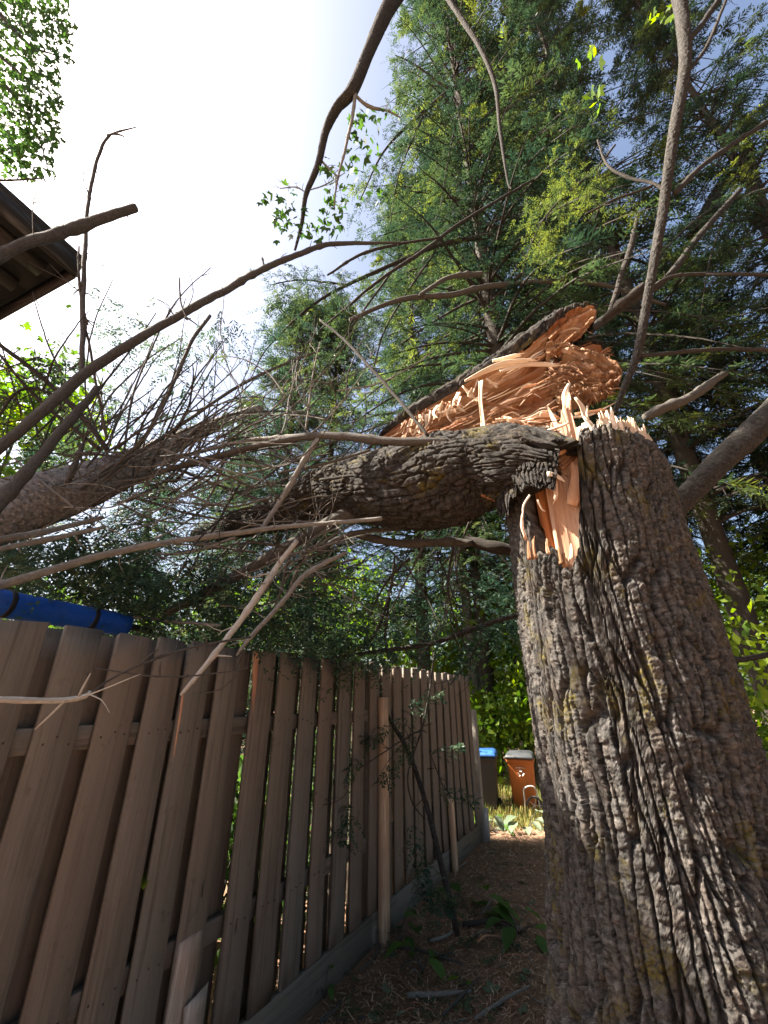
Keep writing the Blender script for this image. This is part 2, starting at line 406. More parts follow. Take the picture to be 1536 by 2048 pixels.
# loose timber standing at the fence
def stake(name, label, s, out, z0, z1, w, d, mat, seed, lean=(0, 0), brk=0.0, w2=None):
    rg = np.random.default_rng(seed); nz = 10; V = []; A = []
    for k in range(nz):
        u = k/(nz-1); z = z0+(z1-z0)*u
        for q, (x, y) in enumerate(((-w/2, d/2), (w/2, d/2), (w/2, -d/2), (-w/2, -d/2))):
            zz = z
            if k == nz-1: zz += brk*(rg.uniform(-1, 1)+(x/w)*1.2)
            V.append(fp(s+x+lean[0]*(z-z0)+rg.normal(0, .0008), out+y+lean[1]*(z-z0), zz)); A.append((x+y*1.3+seed, z, .5))
    n = 4; i, j = np.meshgrid(np.arange(nz-1), np.arange(n), indexing='ij')
    Q = np.stack([i*n+j, i*n+(j+1) % n, (i+1)*n+(j+1) % n, (i+1)*n+j], -1).reshape(-1, 4)
    T = [(0, 2, 1), (0, 3, 2), (nz*4-4, nz*4-3, nz*4-2), (nz*4-4, nz*4-2, nz*4-1)]
    o = mesh_np(name, np.array(V), Q, np.array(T), mat, None, {'bco': np.array(A)}, False, origin=tuple(fp(s, out, z0)))
    return tag(o, label, 'timber')
M['pale_timber'] = wood_mat('pale new timber', (.40, .27, .18), (.58, .42, .29), (.46, .29, .19))
M['grey_timber'] = wood_mat('weathered grey timber', (.26, .22, .19), (.44, .39, .34), (.36, .26, .20))
stake('timber_stake', 'tall tan timber stake standing against the middle of the fence', .83, .085, -.02, 1.585, .09, .05, M['pale_timber'], 1, (.0, -.006))
stake('timber_stake', 'short yellowish stake standing by the far half of the fence', 2.32, .09, -.03, .62, .07, .045, M['pale_timber'], 2, (-.02, -.01), .01)
stake('broken_board', 'grey broken board end leaning on the fence in the near corner', -.92, .062, -.2, .62, .115, .02, M['grey_timber'], 3, (.01, -.008), .02)
stake('broken_board', 'shorter pale broken board in front of the grey one', -.86, .09, -.2, .43, .10, .02, M['grey_timber'], 4, (.0, -.008), .03)

# ------------------------------------------------------------------ the snapped stump
AZ = math.radians(28.2); SD = 2.1; SR = .38
SC = np.array((SD*math.sin(AZ), SD*math.cos(AZ), 0.0))
EC = np.array((-math.sin(AZ), -math.cos(AZ), 0)); EL = np.array((-math.cos(AZ), math.sin(AZ), 0))
def on_stump(px, py, r=SR):
    """angle (0 faces the camera, positive to its left) and height where that pixel meets the trunk"""
    d = np.array(ray(px, py)); d2 = d[:2]; c = SC[:2]
    b = d2@c; a = d2@d2; disc = b*b - a*(c@c-r*r)
    t = (b-math.sqrt(max(disc, 0)))/a
    p = d2*t-c; phi = math.atan2(p@EL[:2], p@EC[:2])
    return phi, CH+d[2]*t
def curve(pts, r=SR):
    a = sorted(on_stump(x, y, r) for x, y in pts); return np.array([q[0] for q in a]), np.array([q[1] for q in a])
def bark_height(u, v, seed, w=.038, h=.40, depth=.027, flake=.0100):
    """furrowed plates that flake in layers: (height in metres, flake tone) over metres u round and v along"""
    wu = u + .034*(fbm(u*6, v*3.2, seed, 2)-.5) + .014*(fbm(u*30, v*15, seed+3, 3)-.5) + .005*(fbm(u*90, v*70, seed+4, 2)-.5)
    wv = v + .03*(fbm(u*12+5, v*12, seed+7, 3)-.5)
    f1, f2, cid = voro(wu/w, wv/h, seed+11)
    rn = np.abs(fbm(wu/(w*1.25)+7, wv/(h*.8), seed+13, 2)-.5)*2
    k = np.minimum((f2-f1)*1.1, rn*1.25+.10*(cid > .5))
    relief = np.clip(k/.24, 0, 1)**.6
    relief = relief*(.78+.22*sstep(.02, .2, np.abs(fbm(u*16, v*26, seed+18, 2)-.5))) + .16*(fbm(u*55, v*60, seed+19, 3)-.5) + .14*(cid-.5)
    n = 4.0; q = np.floor(relief*n)/n; fr = relief*n-np.floor(relief*n)
    ter = q + sstep(.72, 1.0, fr)/n                          # layers with steep edges
    furrow = 1-sstep(.03, .15, k)
    fu = wu + .006*(fbm(u*120, v*120, seed+21, 2)-.5); fv = wv + .006*(fbm(u*110+9, v*110, seed+22, 2)-.5)
    g1, g2, c2 = voro(fu/(flake*1.7)+3.3, fv/flake, seed+23)
    e1, e2, c3 = voro(fu/(flake*.8)+1.3, fv/(flake*.55), seed+29)
    hgt = depth*(.80*ter-.65) - depth*.80*furrow + depth*.10*(c2-.5) + depth*.08*(c3-.5) - depth*.07*(1-sstep(.0, .14, g2-g1))
    return hgt, np.clip(.5*c2+.5*c3, 0, 1)
stump = empty('snapped_stump', tuple(SC + np.array((0, 0, -.05))))
tag(stump, 'thick bark covered tree stump snapped off high with splintered top', 'tree stump')
NR = [(1012, 958), (1022, 950), (1032, 962), (1041, 990), (1046, 1060), (1052, 1118), (1068, 1100), (1080, 1112), (1096, 1092),
      (1108, 1102), (1122, 1132), (1140, 1140), (1150, 1112), (1156, 1080), (1158, 990), (1155, 900), (1158, 862), (1175, 850), (1195, 846), (1215, 842),
      (1235, 850), (1255, 848), (1275, 860), (1300, 878), (1318, 893), (1336, 915)]
rp, rz_ = curve(NR)
def rim(phi):
    z = np.interp(phi, rp, rz_, left=np.nan, right=np.nan)
    back = np.where(phi > 0, rz_[-1]+.1*(fbm(phi*6, phi*0, 4, 2)-.5), rz_[0]+.1*(fbm(phi*6, phi*0, 9, 2)-.5))
    z = np.where(np.isnan(z), back, z)
    return z + .03*(fbm(phi*30, phi*0+2, 6, 3)-.5)
def stump_r(phi, z):
    fl = np.clip((1.35-z)/.8, 0, 3)
    return SR + .085*fl**1.5*(1+.35*np.cos(phi*5+.6)*np.clip(fl-.4, 0, 1)) + .012*(fbm(phi*2.2+3, z*2.2, 50, 2)-.5)*2
def make_stump_bark():
    front = np.linspace(-1.7, 1.7, 400); back = np.linspace(1.7, 2*np.pi-1.7, 50)[1:-1]
    ph = np.concatenate([front, back]); ph = np.where(ph > np.pi, ph-2*np.pi, ph)
    nz = 690; zlow = np.linspace(-.12, .5, 50, endpoint=False); tt = np.linspace(0, 1, nz-50)
    top = rim(ph)
    Z = np.concatenate([np.repeat(zlow[:, None], len(ph), 1), .5+(top[None, :]-.5)*tt[:, None]], 0)
    PH = np.repeat(ph[None, :], nz, 0)
    u = PH*SR
    h, fk = bark_height(u + .03*np.sin(Z*2.1), Z, 71)
    m = sstep(.0, .05, top[None, :]-Z)
    R = stump_r(PH, Z) + h - .02*(1-m)*vnoise(u*80, Z*40, 3)
    V = SC + R[..., None]*(np.cos(PH)[..., None]*EC+np.sin(PH)[..., None]*EL); V[..., 2] = Z
    # bark thickness: an inner lip turned back from the rim
    Vi = SC + (R[-1]-.05)[:, None]*(np.cos(ph)[:, None]*EC+np.sin(ph)[:, None]*EL); Vi[:, 2] = top-.012
    V2 = SC + (R[-1]-.055)[:, None]*(np.cos(ph)[:, None]*EC+np.sin(ph)[:, None]*EL); V2[:, 2] = top-.30
    VV = np.concatenate([V, Vi[None], V2[None]], 0); n = len(ph); rows = nz+2  # rim, lip, inner skirt
    A = np.zeros(VV.shape); A[..., 0] = ph[None, :]*SR; A[:nz, :, 1] = Z; A[nz:, :, 1] = top
    i, j = np.meshgrid(np.arange(rows-1), np.arange(n), indexing='ij')
    q = np.stack([i*n+(j+1) % n, i*n+j, (i+1)*n+j, (i+1)*n+(j+1) % n], -1).reshape(-1, 4)
    return mesh_np('bark', VV.reshape(-1, 3), q, None, M['bark'], stump, {'bco': A.reshape(-1, 3), 'flk': np.concatenate([fk, fk[-1:], fk[-1:]], 0).reshape(-1)}, smooth=False)
make_stump_bark()
def make_core():
    """torn wood inside the bark: fibres run up, the break is jagged"""
    front = np.linspace(-1.75, 1.75, 360); back = np.linspace(1.75, 2*np.pi-1.75, 50)[1:-1]
    ph = np.concatenate([front, back]); ph = np.where(ph > np.pi, ph-2*np.pi, ph)
    rc = SR-.055
    pts = [(1012, 975), (1040, 985), (1060, 965), (1075, 950), (1092, 940), (1096, 860), (1104, 842), (1118, 850), (1126, 826), (1135, 806), (1144, 830), (1152, 856),
           (1160, 862), (1200, 850), (1250, 852), (1300, 880), (1330, 910)]
    cp, cz = curve(pts, rc)
    top = np.interp(ph, cp, cz, left=cz[0]+.02, right=cz[-1]) + .07*(vnoise(ph*42, ph*0, 12)-.35)*(ph < .05) + .03*(vnoise(ph*75, ph*0, 8)-.5)
    ga, _ = on_stump(1087, 1050, rc); gb, _ = on_stump(1097, 1050, rc)
    zb, nz = 1.5, 150
    t = np.linspace(0, 1, nz)[:, None]; Z = zb+(top[None, :]-zb)*t; PH = np.repeat(ph[None], nz, 0)
    zg = Z-2.0
    groove = np.exp(-((PH-(ga+gb)/2-.03*zg)/(.030+.02*np.clip(zg, 0, 1)))**2)
    off = -.035*sstep(ga-.02, ga+.05, PH)*(PH < .9) - .13*groove*sstep(1.95, 2.25, Z)
    fib = .006*(fbm(PH*70, Z*2.2, 33, 3)-.5)+.0035*(fbm(PH*210, Z*5, 36, 2)-.5) + .02*(fbm(PH*13, Z*1.6, 39, 2)-.5)
    step = -.012*(vnoise(PH*16, Z*0+1, 44) > .55)
    R = rc+off+fib+step
    V = SC + R[..., None]*(np.cos(PH)[..., None]*EC+np.sin(PH)[..., None]*EL); V[..., 2] = Z
    rows = [V]
    for k, f in enumerate((.93, .84, .72, .58, .42, .24, .08)):
        zc = top*0+np.mean(cz[:6])*.0 + np.interp(f, [0, 1], [2.62, 1])*0 + (top*(f**1.5) + 2.66*(1-f**1.5)) + .17*(vnoise(ph*14/f**.3+k*9, ph*0+k, 60+k)-.6)
        W = SC + (R[-1]*f)[:, None]*(np.cos(ph)[:, None]*EC+np.sin(ph)[:, None]*EL); W[:, 2] = zc
        rows.append(W[None])
    VV = np.concatenate(rows, 0); n = len(ph)
    A = np.zeros(VV.shape); A[..., 0] = ph[None]*rc+3; A[..., 1] = VV[..., 2]
    i, j = np.meshgrid(np.arange(len(VV)-1), np.arange(n), indexing='ij')
    q = np.stack([i*n+(j+1) % n, i*n+j, (i+1)*n+j, (i+1)*n+(j+1) % n], -1).reshape(-1, 4)
    t_ = NT('torn stump wood'); a = t_.attr('bco').outputs['Vector']; al = t_.attr('pale').outputs['Fac']
    n1 = t_.noise(t_.mapv(a, (60, 2.5, 1)), 1.0, 5, .65, .5); n2 = t_.noise(t_.mapv(a, (10, 2.5, 1)), 1.0, 4, .6); n3 = t_.noise(t_.mapv(a, (220, 7, 1)), 1.0, 3, .6)
    c1 = t_.mix(n1.outputs[0], (.34, .13, .045), (.50, .23, .09)); c1 = t_.mix(t_.ramp(n2.outputs[0], [(.45, (0, 0, 0)), (.65, (1, 1, 1))]).outputs[0], c1, (.42, .125, .035))
    c2 = t_.mix(n1.outputs[0], (.44, .26, .17), (.60, .42, .31)); c2 = t_.mix(t_.ramp(n2.outputs[0], [(.5, (0, 0, 0)), (.7, (1, 1, 1))]).outputs[0], c2, (.50, .21, .09))
    c = t_.mix(al, c1, c2); c = t_.mix(t_.math('MULTIPLY', t_.ramp(n3.outputs[0], [(.5, (0, 0, 0)), (.7, (1, 1, 1))]).outputs[0], .3), c, (.25, .10, .04))
    m = t_.done(t_.bsdf(c, .7, t_.bump(t_.math('ADD', n1.outputs[0], n3.outputs[0]), .8, .006), .25))
    pale = np.repeat((1-sstep(ga-.10, gb+.0, ph))[None], len(VV), 0)*np.clip(.4+.9*fbm(np.repeat(ph[None]*9, len(VV), 0), VV[..., 2]*4, 66, 2), 0, 1)
    pale[nz:] = .5
    return mesh_np('torn_wood', VV.reshape(-1, 3), q, None, m, stump, {'bco': A.reshape(-1, 3), 'pale': pale.reshape(-1)})
make_core()

def blade(pts, widths, thick, mat, parent, seed, name='splinter', face=None, teeth=2):
    """a flat torn sliver through 3-D points, widths in metres, its end split into sharp teeth"""
    p, w = resample(pts, widths, max(.006, np.linalg.norm(np.asarray(pts[-1])-np.asarray(pts[0]))/9))
    rg = np.random.default_rng(seed); tan = np.gradient(p, axis=0); tan /= np.linalg.norm(tan, axis=1)[:, None]+1e-9
    mid = p.mean(0); view = (np.array((0, 0, CH))-mid) if face is None else np.asarray(face, float)
    view = view/np.linalg.norm(view); yaw = rg.uniform(-.55, .55)
    side = np.cross(tan, view); side /= np.linalg.norm(side, axis=1)[:, None]+1e-9
    nor = np.cross(side, tan); side = side*math.cos(yaw)+nor*math.sin(yaw); nor = np.cross(side, tan)
    n = len(p); m = 2*teeth+1; th = min(thick, float(np.max(w))*.28)
    s = np.concatenate([[0], np.cumsum(np.linalg.norm(np.diff(p, axis=0), axis=1))])
    x = np.sort(np.concatenate([[-.5, .5], rg.uniform(-.42, .42, m-2)]))
    fold = rg.normal(0, .16, m); cut = np.where(np.arange(m) % 2 == 0, rg.uniform(.0, .5, m), rg.uniform(.55, 1.0, m))
    if rg.random() < .5: cut = cut[::-1]
    G = np.zeros((2, n, m, 3)); A = np.zeros((2, n, m, 3))
    for k in range(n):
        e = 1-.35*(k/(n-1))*0
        for c in range(m):
            kk = k
            f = k/(n-1); lim = .62+.38*(cut[c]); ff = min(f, lim) if f > .55 else f
            i0 = min(n-2, int(ff*(n-1))); fr = ff*(n-1)-i0
            pc = p[i0]*(1-fr)+p[i0+1]*fr; wc = w[i0]*(1-fr)+w[i0+1]*fr; jag = 1+.10*rg.normal()*(0 < k < n-1)
            q = pc+side[i0]*(x[c]*wc*jag)+nor[i0]*(fold[c]*wc*.6)
            G[0, k, c] = q+nor[i0]*th*.5*(1-.7*f); G[1, k, c] = q-nor[i0]*th*.5*(1-.7*f)
            A[:, k, c] = (seed*.31+x[c]*wc, s[k], 0)
    N = n*m; i, j = np.meshgrid(np.arange(n-1), np.arange(m-1), indexing='ij')
    q = np.stack([i*m+j, i*m+j+1, (i+1)*m+j+1, (i+1)*m+j], -1).reshape(-1, 4)
    bd = [k*m for k in range(n)]+[(n-1)*m+c for c in range(1, m)]+[k*m+m-1 for k in range(n-2, -1, -1)]+[c for c in range(m-2, 0, -1)]
    sd_ = [(a, b, b+N, a+N) for a, b in zip(bd, bd[1:]+bd[:1])]
    Q = np.vstack([q, q[:, ::-1]+N, sd_])
    return mesh_np(name, G.reshape(-1, 3), Q, None, mat, parent, {'bco': A.reshape(-1, 3)}, smooth=False)
def pblade(pix, Y, w, mat, parent, seed, thick=.006, dY=0.0):
    n = len(pix); ys = [Y+dY*k/(n-1) for k in range(n)]
    pts = [P(x, y, yy) for (x, y), yy in zip(pix, ys)]
    ww = [wid(x, y, yy, a) for (x, y), yy, a in zip(pix, ys, w)]
    return blade(pts, ww, thick, mat, parent, seed)
# shards round the rim: they grow out of the bark edge
rg = np.random.default_rng(8)
for k, (px, py, w, hh, ln) in enumerate([(1163, 868, 12, 26, -6), (1178, 862, 16, 32, -10), (1190, 858, 13, 36, -16), (1206, 850, 12, 18, -6),
        (1218, 856, 17, 40, -9), (1229, 860, 20, 58, 2), (1241, 862, 14, 34, 4), (1253, 866, 22, 40, -2), (1266, 872, 24, 44, 4), (1278, 874, 22, 62, -2), (1287, 880, 17, 50, -8),
        (1300, 892, 24, 64, -14), (1312, 906, 26, 72, -16), (1322, 918, 20, 76, -18), (1331, 926, 12, 62, -22), (1199, 856, 9, 24, 6), (1245, 858, 9, 42, -8), (1271, 866, 10, 36, 9), (1295, 880, 10, 40, 3), (1184, 852, 8, 44, -14)]):
    phi, z = on_stump(px, py, SR-.028)
    b = SC + (SR-.028-.018*rg.uniform(0, 1))*(math.cos(phi)*EC+math.sin(phi)*EL); b[2] = z-.03
    m_ = wid(px, py, b[1], 1); rt = np.array((math.cos(AZ), -math.sin(AZ), 0))
    p1 = b + UP*(hh*m_*.55+.03) + rt*ln*m_*.4; p2 = b + UP*(hh*m_+.03) + rt*ln*m_ + EC*rg.normal(0, .015)
    nrm = math.cos(phi)*EC+math.sin(phi)*EL
    blade([b, p1, p2], [w*m_, w*m_*.85, w*m_*rg.uniform(.5, .9)], .010, M['shard'], stump, 200+k, face=nrm, teeth=3)
for k, (pix, Y, w, mt) in enumerate([
        ([(1140, 905), (1138, 850), (1134, 800), (1141, 775)], 1.60, (24, 20, 14, 6), 'wood_pale'),
        ([(1128, 930), (1122, 880), (1127, 838)], 1.58, (26, 20, 6), 'wood_pale'),
        ([(1106, 905), (1102, 875), (1097, 850)], 1.60, (20, 14, 3), 'wood_pale'),
        ([(1116, 900), (1111, 870), (1112, 852)], 1.60, (16, 9, 2), 'shard'),
        ([(1120, 872), (1107, 838), (1092, 808)], 1.59, (5, 8, 3), 'shard'),
        ([(1118, 925), (1138, 908), (1156, 880)], 1.565, (18, 12, 3), 'wood'),
        ([(1110, 910), (1132, 900), (1152, 872)], 1.56, (10, 9, 3), 'wood_pale'),
        ([(1120, 935), (1146, 915), (1158, 893)], 1.56, (13, 10, 3), 'wood'),
        ([(1148, 960), (1153, 930), (1150, 890)], 1.57, (14, 14, 4), 'wood'),
        ([(1144, 1010), (1150, 960), (1146, 910)], 1.56, (20, 20, 10), 'wood_pale'),
        ([(1052, 1080), (1044, 1050), (1046, 1010)], 1.60, (7, 6, 2), 'wood_pale'),
        ([(1060, 990), (1047, 1012), (1046, 1040)], 1.57, (4, 4, 2), 'shard'),
        ([(1132, 1135), (1128, 1120), (1126, 1100)], 1.545, (12, 9, 3), 'wood'), ([(1122, 1128), (1119, 1110), (1117, 1090)], 1.545, (9, 8, 3), 'wood'),
        ([(1140, 1130), (1143, 1108), (1141, 1085)], 1.545, (9, 8, 2), 'wood_pale'), ([(1098, 1108), (1094, 1095), (1093, 1075)], 1.555, (7, 5, 2), 'wood_pale'),
        ([(1070, 1118), (1066, 1098), (1068, 1070)], 1.565, (10, 8, 2), 'wood'), ([(1060, 1120), (1057, 1100), (1056, 1075)], 1.57, (8, 6, 2), 'wood'),
        ([(1075, 1000), (1085, 1020), (1098, 1024)], 1.56, (3, 3, 1), 'shard')]):
    pblade(pix, Y, w, M[mt], stump, 300+k, .007)

# ------------------------------------------------------------------ the fallen upper trunk with its split slab
fallen = empty('fallen_tree', tuple(P(900, 955, 2.05)*np.array((1, 1, 0)) + np.array((0, 0, 2.2))))
tag(fallen, 'snapped hemlock trunk hanging from the stump with split orange wood and bare branches', 'fallen tree')
def bark_tube(name, path, mat, parent, seg, step, seed, pw=.06, ph=.12, depth=.018, flat=None, lump=.0, fl=.0135):
    pts = [P(x, y, Y) for x, y, Y, w in path]; rad = [wid(x, y, Y, w) for x, y, Y, w in path]
    p, r = resample(pts, rad, step); tan, N, B = frames(p)
    L = np.concatenate([[0], np.cumsum(np.linalg.norm(np.diff(p, axis=0), axis=1))])
    a = np.linspace(-np.pi, np.pi, seg, endpoint=False); A, LL = np.meshgrid(a, L)
    rm = float(np.mean(r[:max(3, len(r)//2)])); U = A*rm*np.ones_like(LL)
    h, fk = bark_height(U, LL, seed, pw, ph, depth, fl)
    h = h*np.minimum(1, r/rm)[:, None]
    R = r[:, None]*(1+lump*2*(fbm(np.cos(A)*1.2+5, LL*2.4+np.sin(A)*1.2, seed, 2)-.5)) + h
    V = p[:, None]+R[..., None]*(np.cos(A)[..., None]*N[:, None]+np.sin(A)[..., None]*B[:, None])
    if flat is not None:                                   # torn end: rings run out unevenly
        jag = (fbm(A*5+3, A*0+1, seed+3, 3)-.45)*flat
        V = V - tan[0]*(jag*np.exp(-(LL/.05)**2))[..., None]
    n, s = V.shape[:2]; bc = np.stack([U, LL, np.full(U.shape, .3)], -1).reshape(-1, 3)
    i, j = np.meshgrid(np.arange(n-1), np.arange(s), indexing='ij')
    q = np.stack([i*s+j, i*s+(j+1) % s, (i+1)*s+(j+1) % s, (i+1)*s+j], -1).reshape(-1, 4)
    V = V.reshape(-1, 3); V = np.vstack([V, p[0]+tan[0]*r[0]*1.3, p[-1]]); bc = np.vstack([bc, bc[0], bc[-1]])
    j = np.arange(s); c0 = len(V)-2
    T = np.vstack([np.stack([np.full(s, c0), (j+1) % s, j], -1), np.stack([np.full(s, c0+1), (n-1)*s+j, (n-1)*s+(j+1) % s], -1)])
    return mesh_np(name, V, q, T, mat, parent, {'bco': bc, 'flk': np.concatenate([fk.reshape(-1), [.5, .5]])}, smooth=False)
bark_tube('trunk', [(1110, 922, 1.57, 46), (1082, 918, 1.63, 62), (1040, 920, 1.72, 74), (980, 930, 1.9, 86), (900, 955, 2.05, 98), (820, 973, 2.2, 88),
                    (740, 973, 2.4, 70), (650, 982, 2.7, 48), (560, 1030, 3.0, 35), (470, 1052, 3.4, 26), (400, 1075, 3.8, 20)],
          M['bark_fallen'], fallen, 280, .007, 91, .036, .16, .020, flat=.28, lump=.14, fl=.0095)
def bark_plate(parent, grid, seed, mat, n=70, m=70, bulge=.03, rag=.04):
    """a loose curved flap of bark spanned by four corners (px, py, metres ahead), ragged along its foot"""
    TL, TR, BL, BR = [P(*g) for g in grid]; a, b = np.meshgrid(np.linspace(0, 1, m), np.linspace(0, 1, n))
    W = np.linalg.norm(TR-TL); Hh = np.linalg.norm(BL-TL); hh, fk = bark_height(a*W+seed, b*Hh, seed, .030, .12, .015, .009)
    cut = 1-rag/Hh*2.2*fbm(a*7+seed, a*0, seed, 3); bb = b*cut
    q = (TL*(1-a)[..., None]+TR*a[..., None])*(1-bb)[..., None]+(BL*(1-a)[..., None]+BR*a[..., None])*bb[..., None]
    f = np.array((0, 0, CH))-q.mean((0, 1)); f /= np.linalg.norm(f)
    q = q + f*(bulge*np.sin(np.pi*a)*(.4+.6*np.sin(np.pi*np.clip(bb, 0, 1)))+hh)[..., None]
    bk = q - f*.022
    i, j = np.meshgrid(np.arange(n-1), np.arange(m-1), indexing='ij'); Q = np.stack([i*m+j, (i+1)*m+j, (i+1)*m+j+1, i*m+j+1], -1).reshape(-1, 4); N = n*m
    rim_ = [k for k in range(m)]+[k*m+m-1 for k in range(1, n)]+[(n-1)*m+k for k in range(m-2, -1, -1)]+[k*m for k in range(n-2, 0, -1)]
    sdq = [(x, y, y+N, x+N) for x, y in zip(rim_, rim_[1:]+rim_[:1])]
    A = np.stack([a*W+seed, b*Hh, a*0+.2], -1).reshape(-1, 3)
    return mesh_np('bark_flap', np.vstack([q.reshape(-1, 3), bk.reshape(-1, 3)]), np.vstack([Q, Q[:, ::-1]+N, sdq]), None, mat, parent, {'bco': np.vstack([A, A]), 'flk': np.concatenate([fk.reshape(-1)]*2)}, smooth=False)
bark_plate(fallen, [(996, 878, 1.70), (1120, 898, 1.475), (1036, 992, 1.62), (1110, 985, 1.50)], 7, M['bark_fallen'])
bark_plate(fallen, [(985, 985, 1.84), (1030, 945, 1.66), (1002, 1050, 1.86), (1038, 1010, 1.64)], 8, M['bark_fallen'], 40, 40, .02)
def slab(stations, name_w, name_b, mw, mb, parent, seed, rough=.008, tear=.0, back=.10):
    """half shell of trunk: bark strip T0-T1, wood face T1-B toward the camera, bark behind"""
    st = np.array(stations, float); n = 110; u = np.linspace(0, 1, n); k = np.linspace(0, 1, len(st))
    S = np.stack([np.interp(u, k, st[:, c]) for c in range(st.shape[1])], -1)
    nw, nb = 56, 40; W = []; Bk = []; AW = []; AB = []
    gu, gv = np.meshgrid(np.linspace(0, .4, nb), np.linspace(0, .8, n)); slab_bark, slab_fk = bark_height(gu, gv, seed+70, .05, .10, .034, .022)
    L = 0; prev = None
    for a, row in enumerate(S):
        T0 = P(row[0], row[1], row[6]); T1 = P(row[2], row[3], row[6]-.012); Bt = P(row[4], row[5], row[6]-.02+row[7])
        c = (T1+Bt)/2
        if prev is not None: L += np.linalg.norm(c-prev)
        prev = c
        bk = c + np.array((0, .09+back*(np.linalg.norm(Bt-T1)/.3+.35), .03))
        for b in range(nw):
            v = b/(nw-1); q = T1*(1-v)+Bt*v; env = math.sin(math.pi*v)
            d = np.linalg.norm(Bt-T1)
            gro = rough*2.2*(float(fbm(np.array(v*d*55), np.array(L*2.5), seed, 3))-.5) + rough*.8*(float(vnoise(np.array(v*d*190), np.array(L*5.), seed+2))-.5)
            lay = .024*(math.floor(v*7+2.5*float(fbm(np.array(L*3.), np.array(v*4.), seed+4, 2))) % 3-1)*min(1, d/.15)
            gro += lay
            tr = tear*(float(fbm(np.array(v*d*40+3), np.array(L*30.), seed+5, 3))-.5)*2
            hollow = .035*env*d/.3*(1-min(1, tear*6))
            W.append(q+np.array((0, 1, -.1))*(hollow+gro+tr) + np.array((0, 0, tr*.5))); AW.append((v*d+seed, L, 0))
        for b in range(nb):
            v = b/(nb-1)
            if v < .36:
                e = v/.36; q = T1*(1-e)+T0*e+np.array((0, -.03, .004))*math.sin(math.pi*e)
            else:
                e = (v-.36)/.64; w0, w1, w2 = (1-e)**2, 2*e*(1-e), e*e
                q = T0*w0+(bk*1.0+np.array((0, .06, .10)))*w1+Bt*w2
            j = float(slab_bark[a, b])*math.sin(math.pi*min(1, v*5)*.5)
            Bk.append(q+np.array((0, -.7, .7))*j); AB.append((v*.4+seed, L, .1))
    FK = slab_fk.reshape(-1)
    def grid(V, A, m, name, mat, flip):
        i, j = np.meshgrid(np.arange(n-1), np.arange(m-1), indexing='ij')
        q = np.stack([i*m+j, i*m+j+1, (i+1)*m+j+1, (i+1)*m+j], -1).reshape(-1, 4)
        if flip: q = q[:, ::-1]
        return mesh_np(name, np.array(V), q, None, mat, parent, {'bco': np.array(A), 'flk': FK if m == nb else np.full(len(V), .5)})
    w = grid(W, AW, nw, name_w, mw, False); b = grid(Bk, AB, nb, name_b, mb, True)
    # the far end is closed with a ragged face
    e0 = np.array(W[-nw:]); e1 = np.array(Bk[-nb:])[::-1]; ring = np.vstack([e0, e1]); c = ring.mean(0)
    V = np.vstack([ring, c+np.array((.02, 0, .0))]); m = len(ring)
    T = np.stack([np.arange(m), (np.arange(m)+1) % m, np.full(m, m)], -1)
    A = np.stack([V[:, 2]*2, V[:, 0]*.3, V[:, 1]], -1)
    mesh_np('torn_end', V, None, T, M['wood_brown'], parent, {'bco': A}, smooth=False)
slab([(756, 874, 760, 876, 768, 884, 2.30, 0), (782, 842, 786, 856, 784, 890, 2.27, 0), (806, 820, 812, 838, 806, 890, 2.24, 0), (860, 786, 868, 808, 852, 886, 2.18, .01),
      (920, 748, 932, 772, 905, 872, 2.12, .02), (985, 706, 998, 734, 985, 852, 2.06, .02), (1045, 664, 1058, 690, 1065, 838, 2.0, .03), (1085, 638, 1094, 662, 1120, 825, 1.96, .04),
      (1108, 622, 1114, 648, 1150, 814, 1.94, .04)], 'split_wood', 'slab_bark', M['wood'], M['bark_fallen'], fallen, 3, .016, .006)
slab([(1085, 640, 1094, 664, 1105, 720, 1.955, .0), (1110, 622, 1116, 640, 1135, 697, 1.935, .0), (1140, 611, 1148, 622, 1158, 678, 1.92, .0), (1168, 610, 1174, 616, 1178, 655, 1.91, 0), (1190, 614, 1191, 618, 1190, 638, 1.905, 0)],
     'split_wood', 'slab_bark', M['wood'], M['bark_fallen'], fallen, 17, .018, .022, .04)
slab([(1090, 690, 1092, 694, 1120, 828, 1.95, .03), (1130, 692, 1132, 696, 1150, 814, 1.93, .02), (1165, 704, 1167, 708, 1180, 803, 1.91, .01), (1200, 713, 1202, 718, 1212, 788, 1.90, .0), (1226, 728, 1227, 732, 1230, 772, 1.89, 0), (1240, 744, 1240, 747, 1239, 757, 1.885, 0)],
     'split_wood', 'slab_bark', M['wood_brown'], M['wood_brown'], fallen, 29, .02, .022, .10)
slab([(1140, 705, 1142, 708, 1150, 722, 2.0, 0), (1160, 690, 1163, 694, 1172, 718, 2.0, 0), (1178, 683, 1182, 688, 1192, 714, 2.0, 0), (1196, 686, 1198, 690, 1204, 710, 2.0, 0), (1206, 700, 1206, 702, 1206, 708, 2.0, 0)],
     'split_wood', 'slab_bark', M['wood'], M['bark_fallen'], fallen, 41, .006, .0, .03)
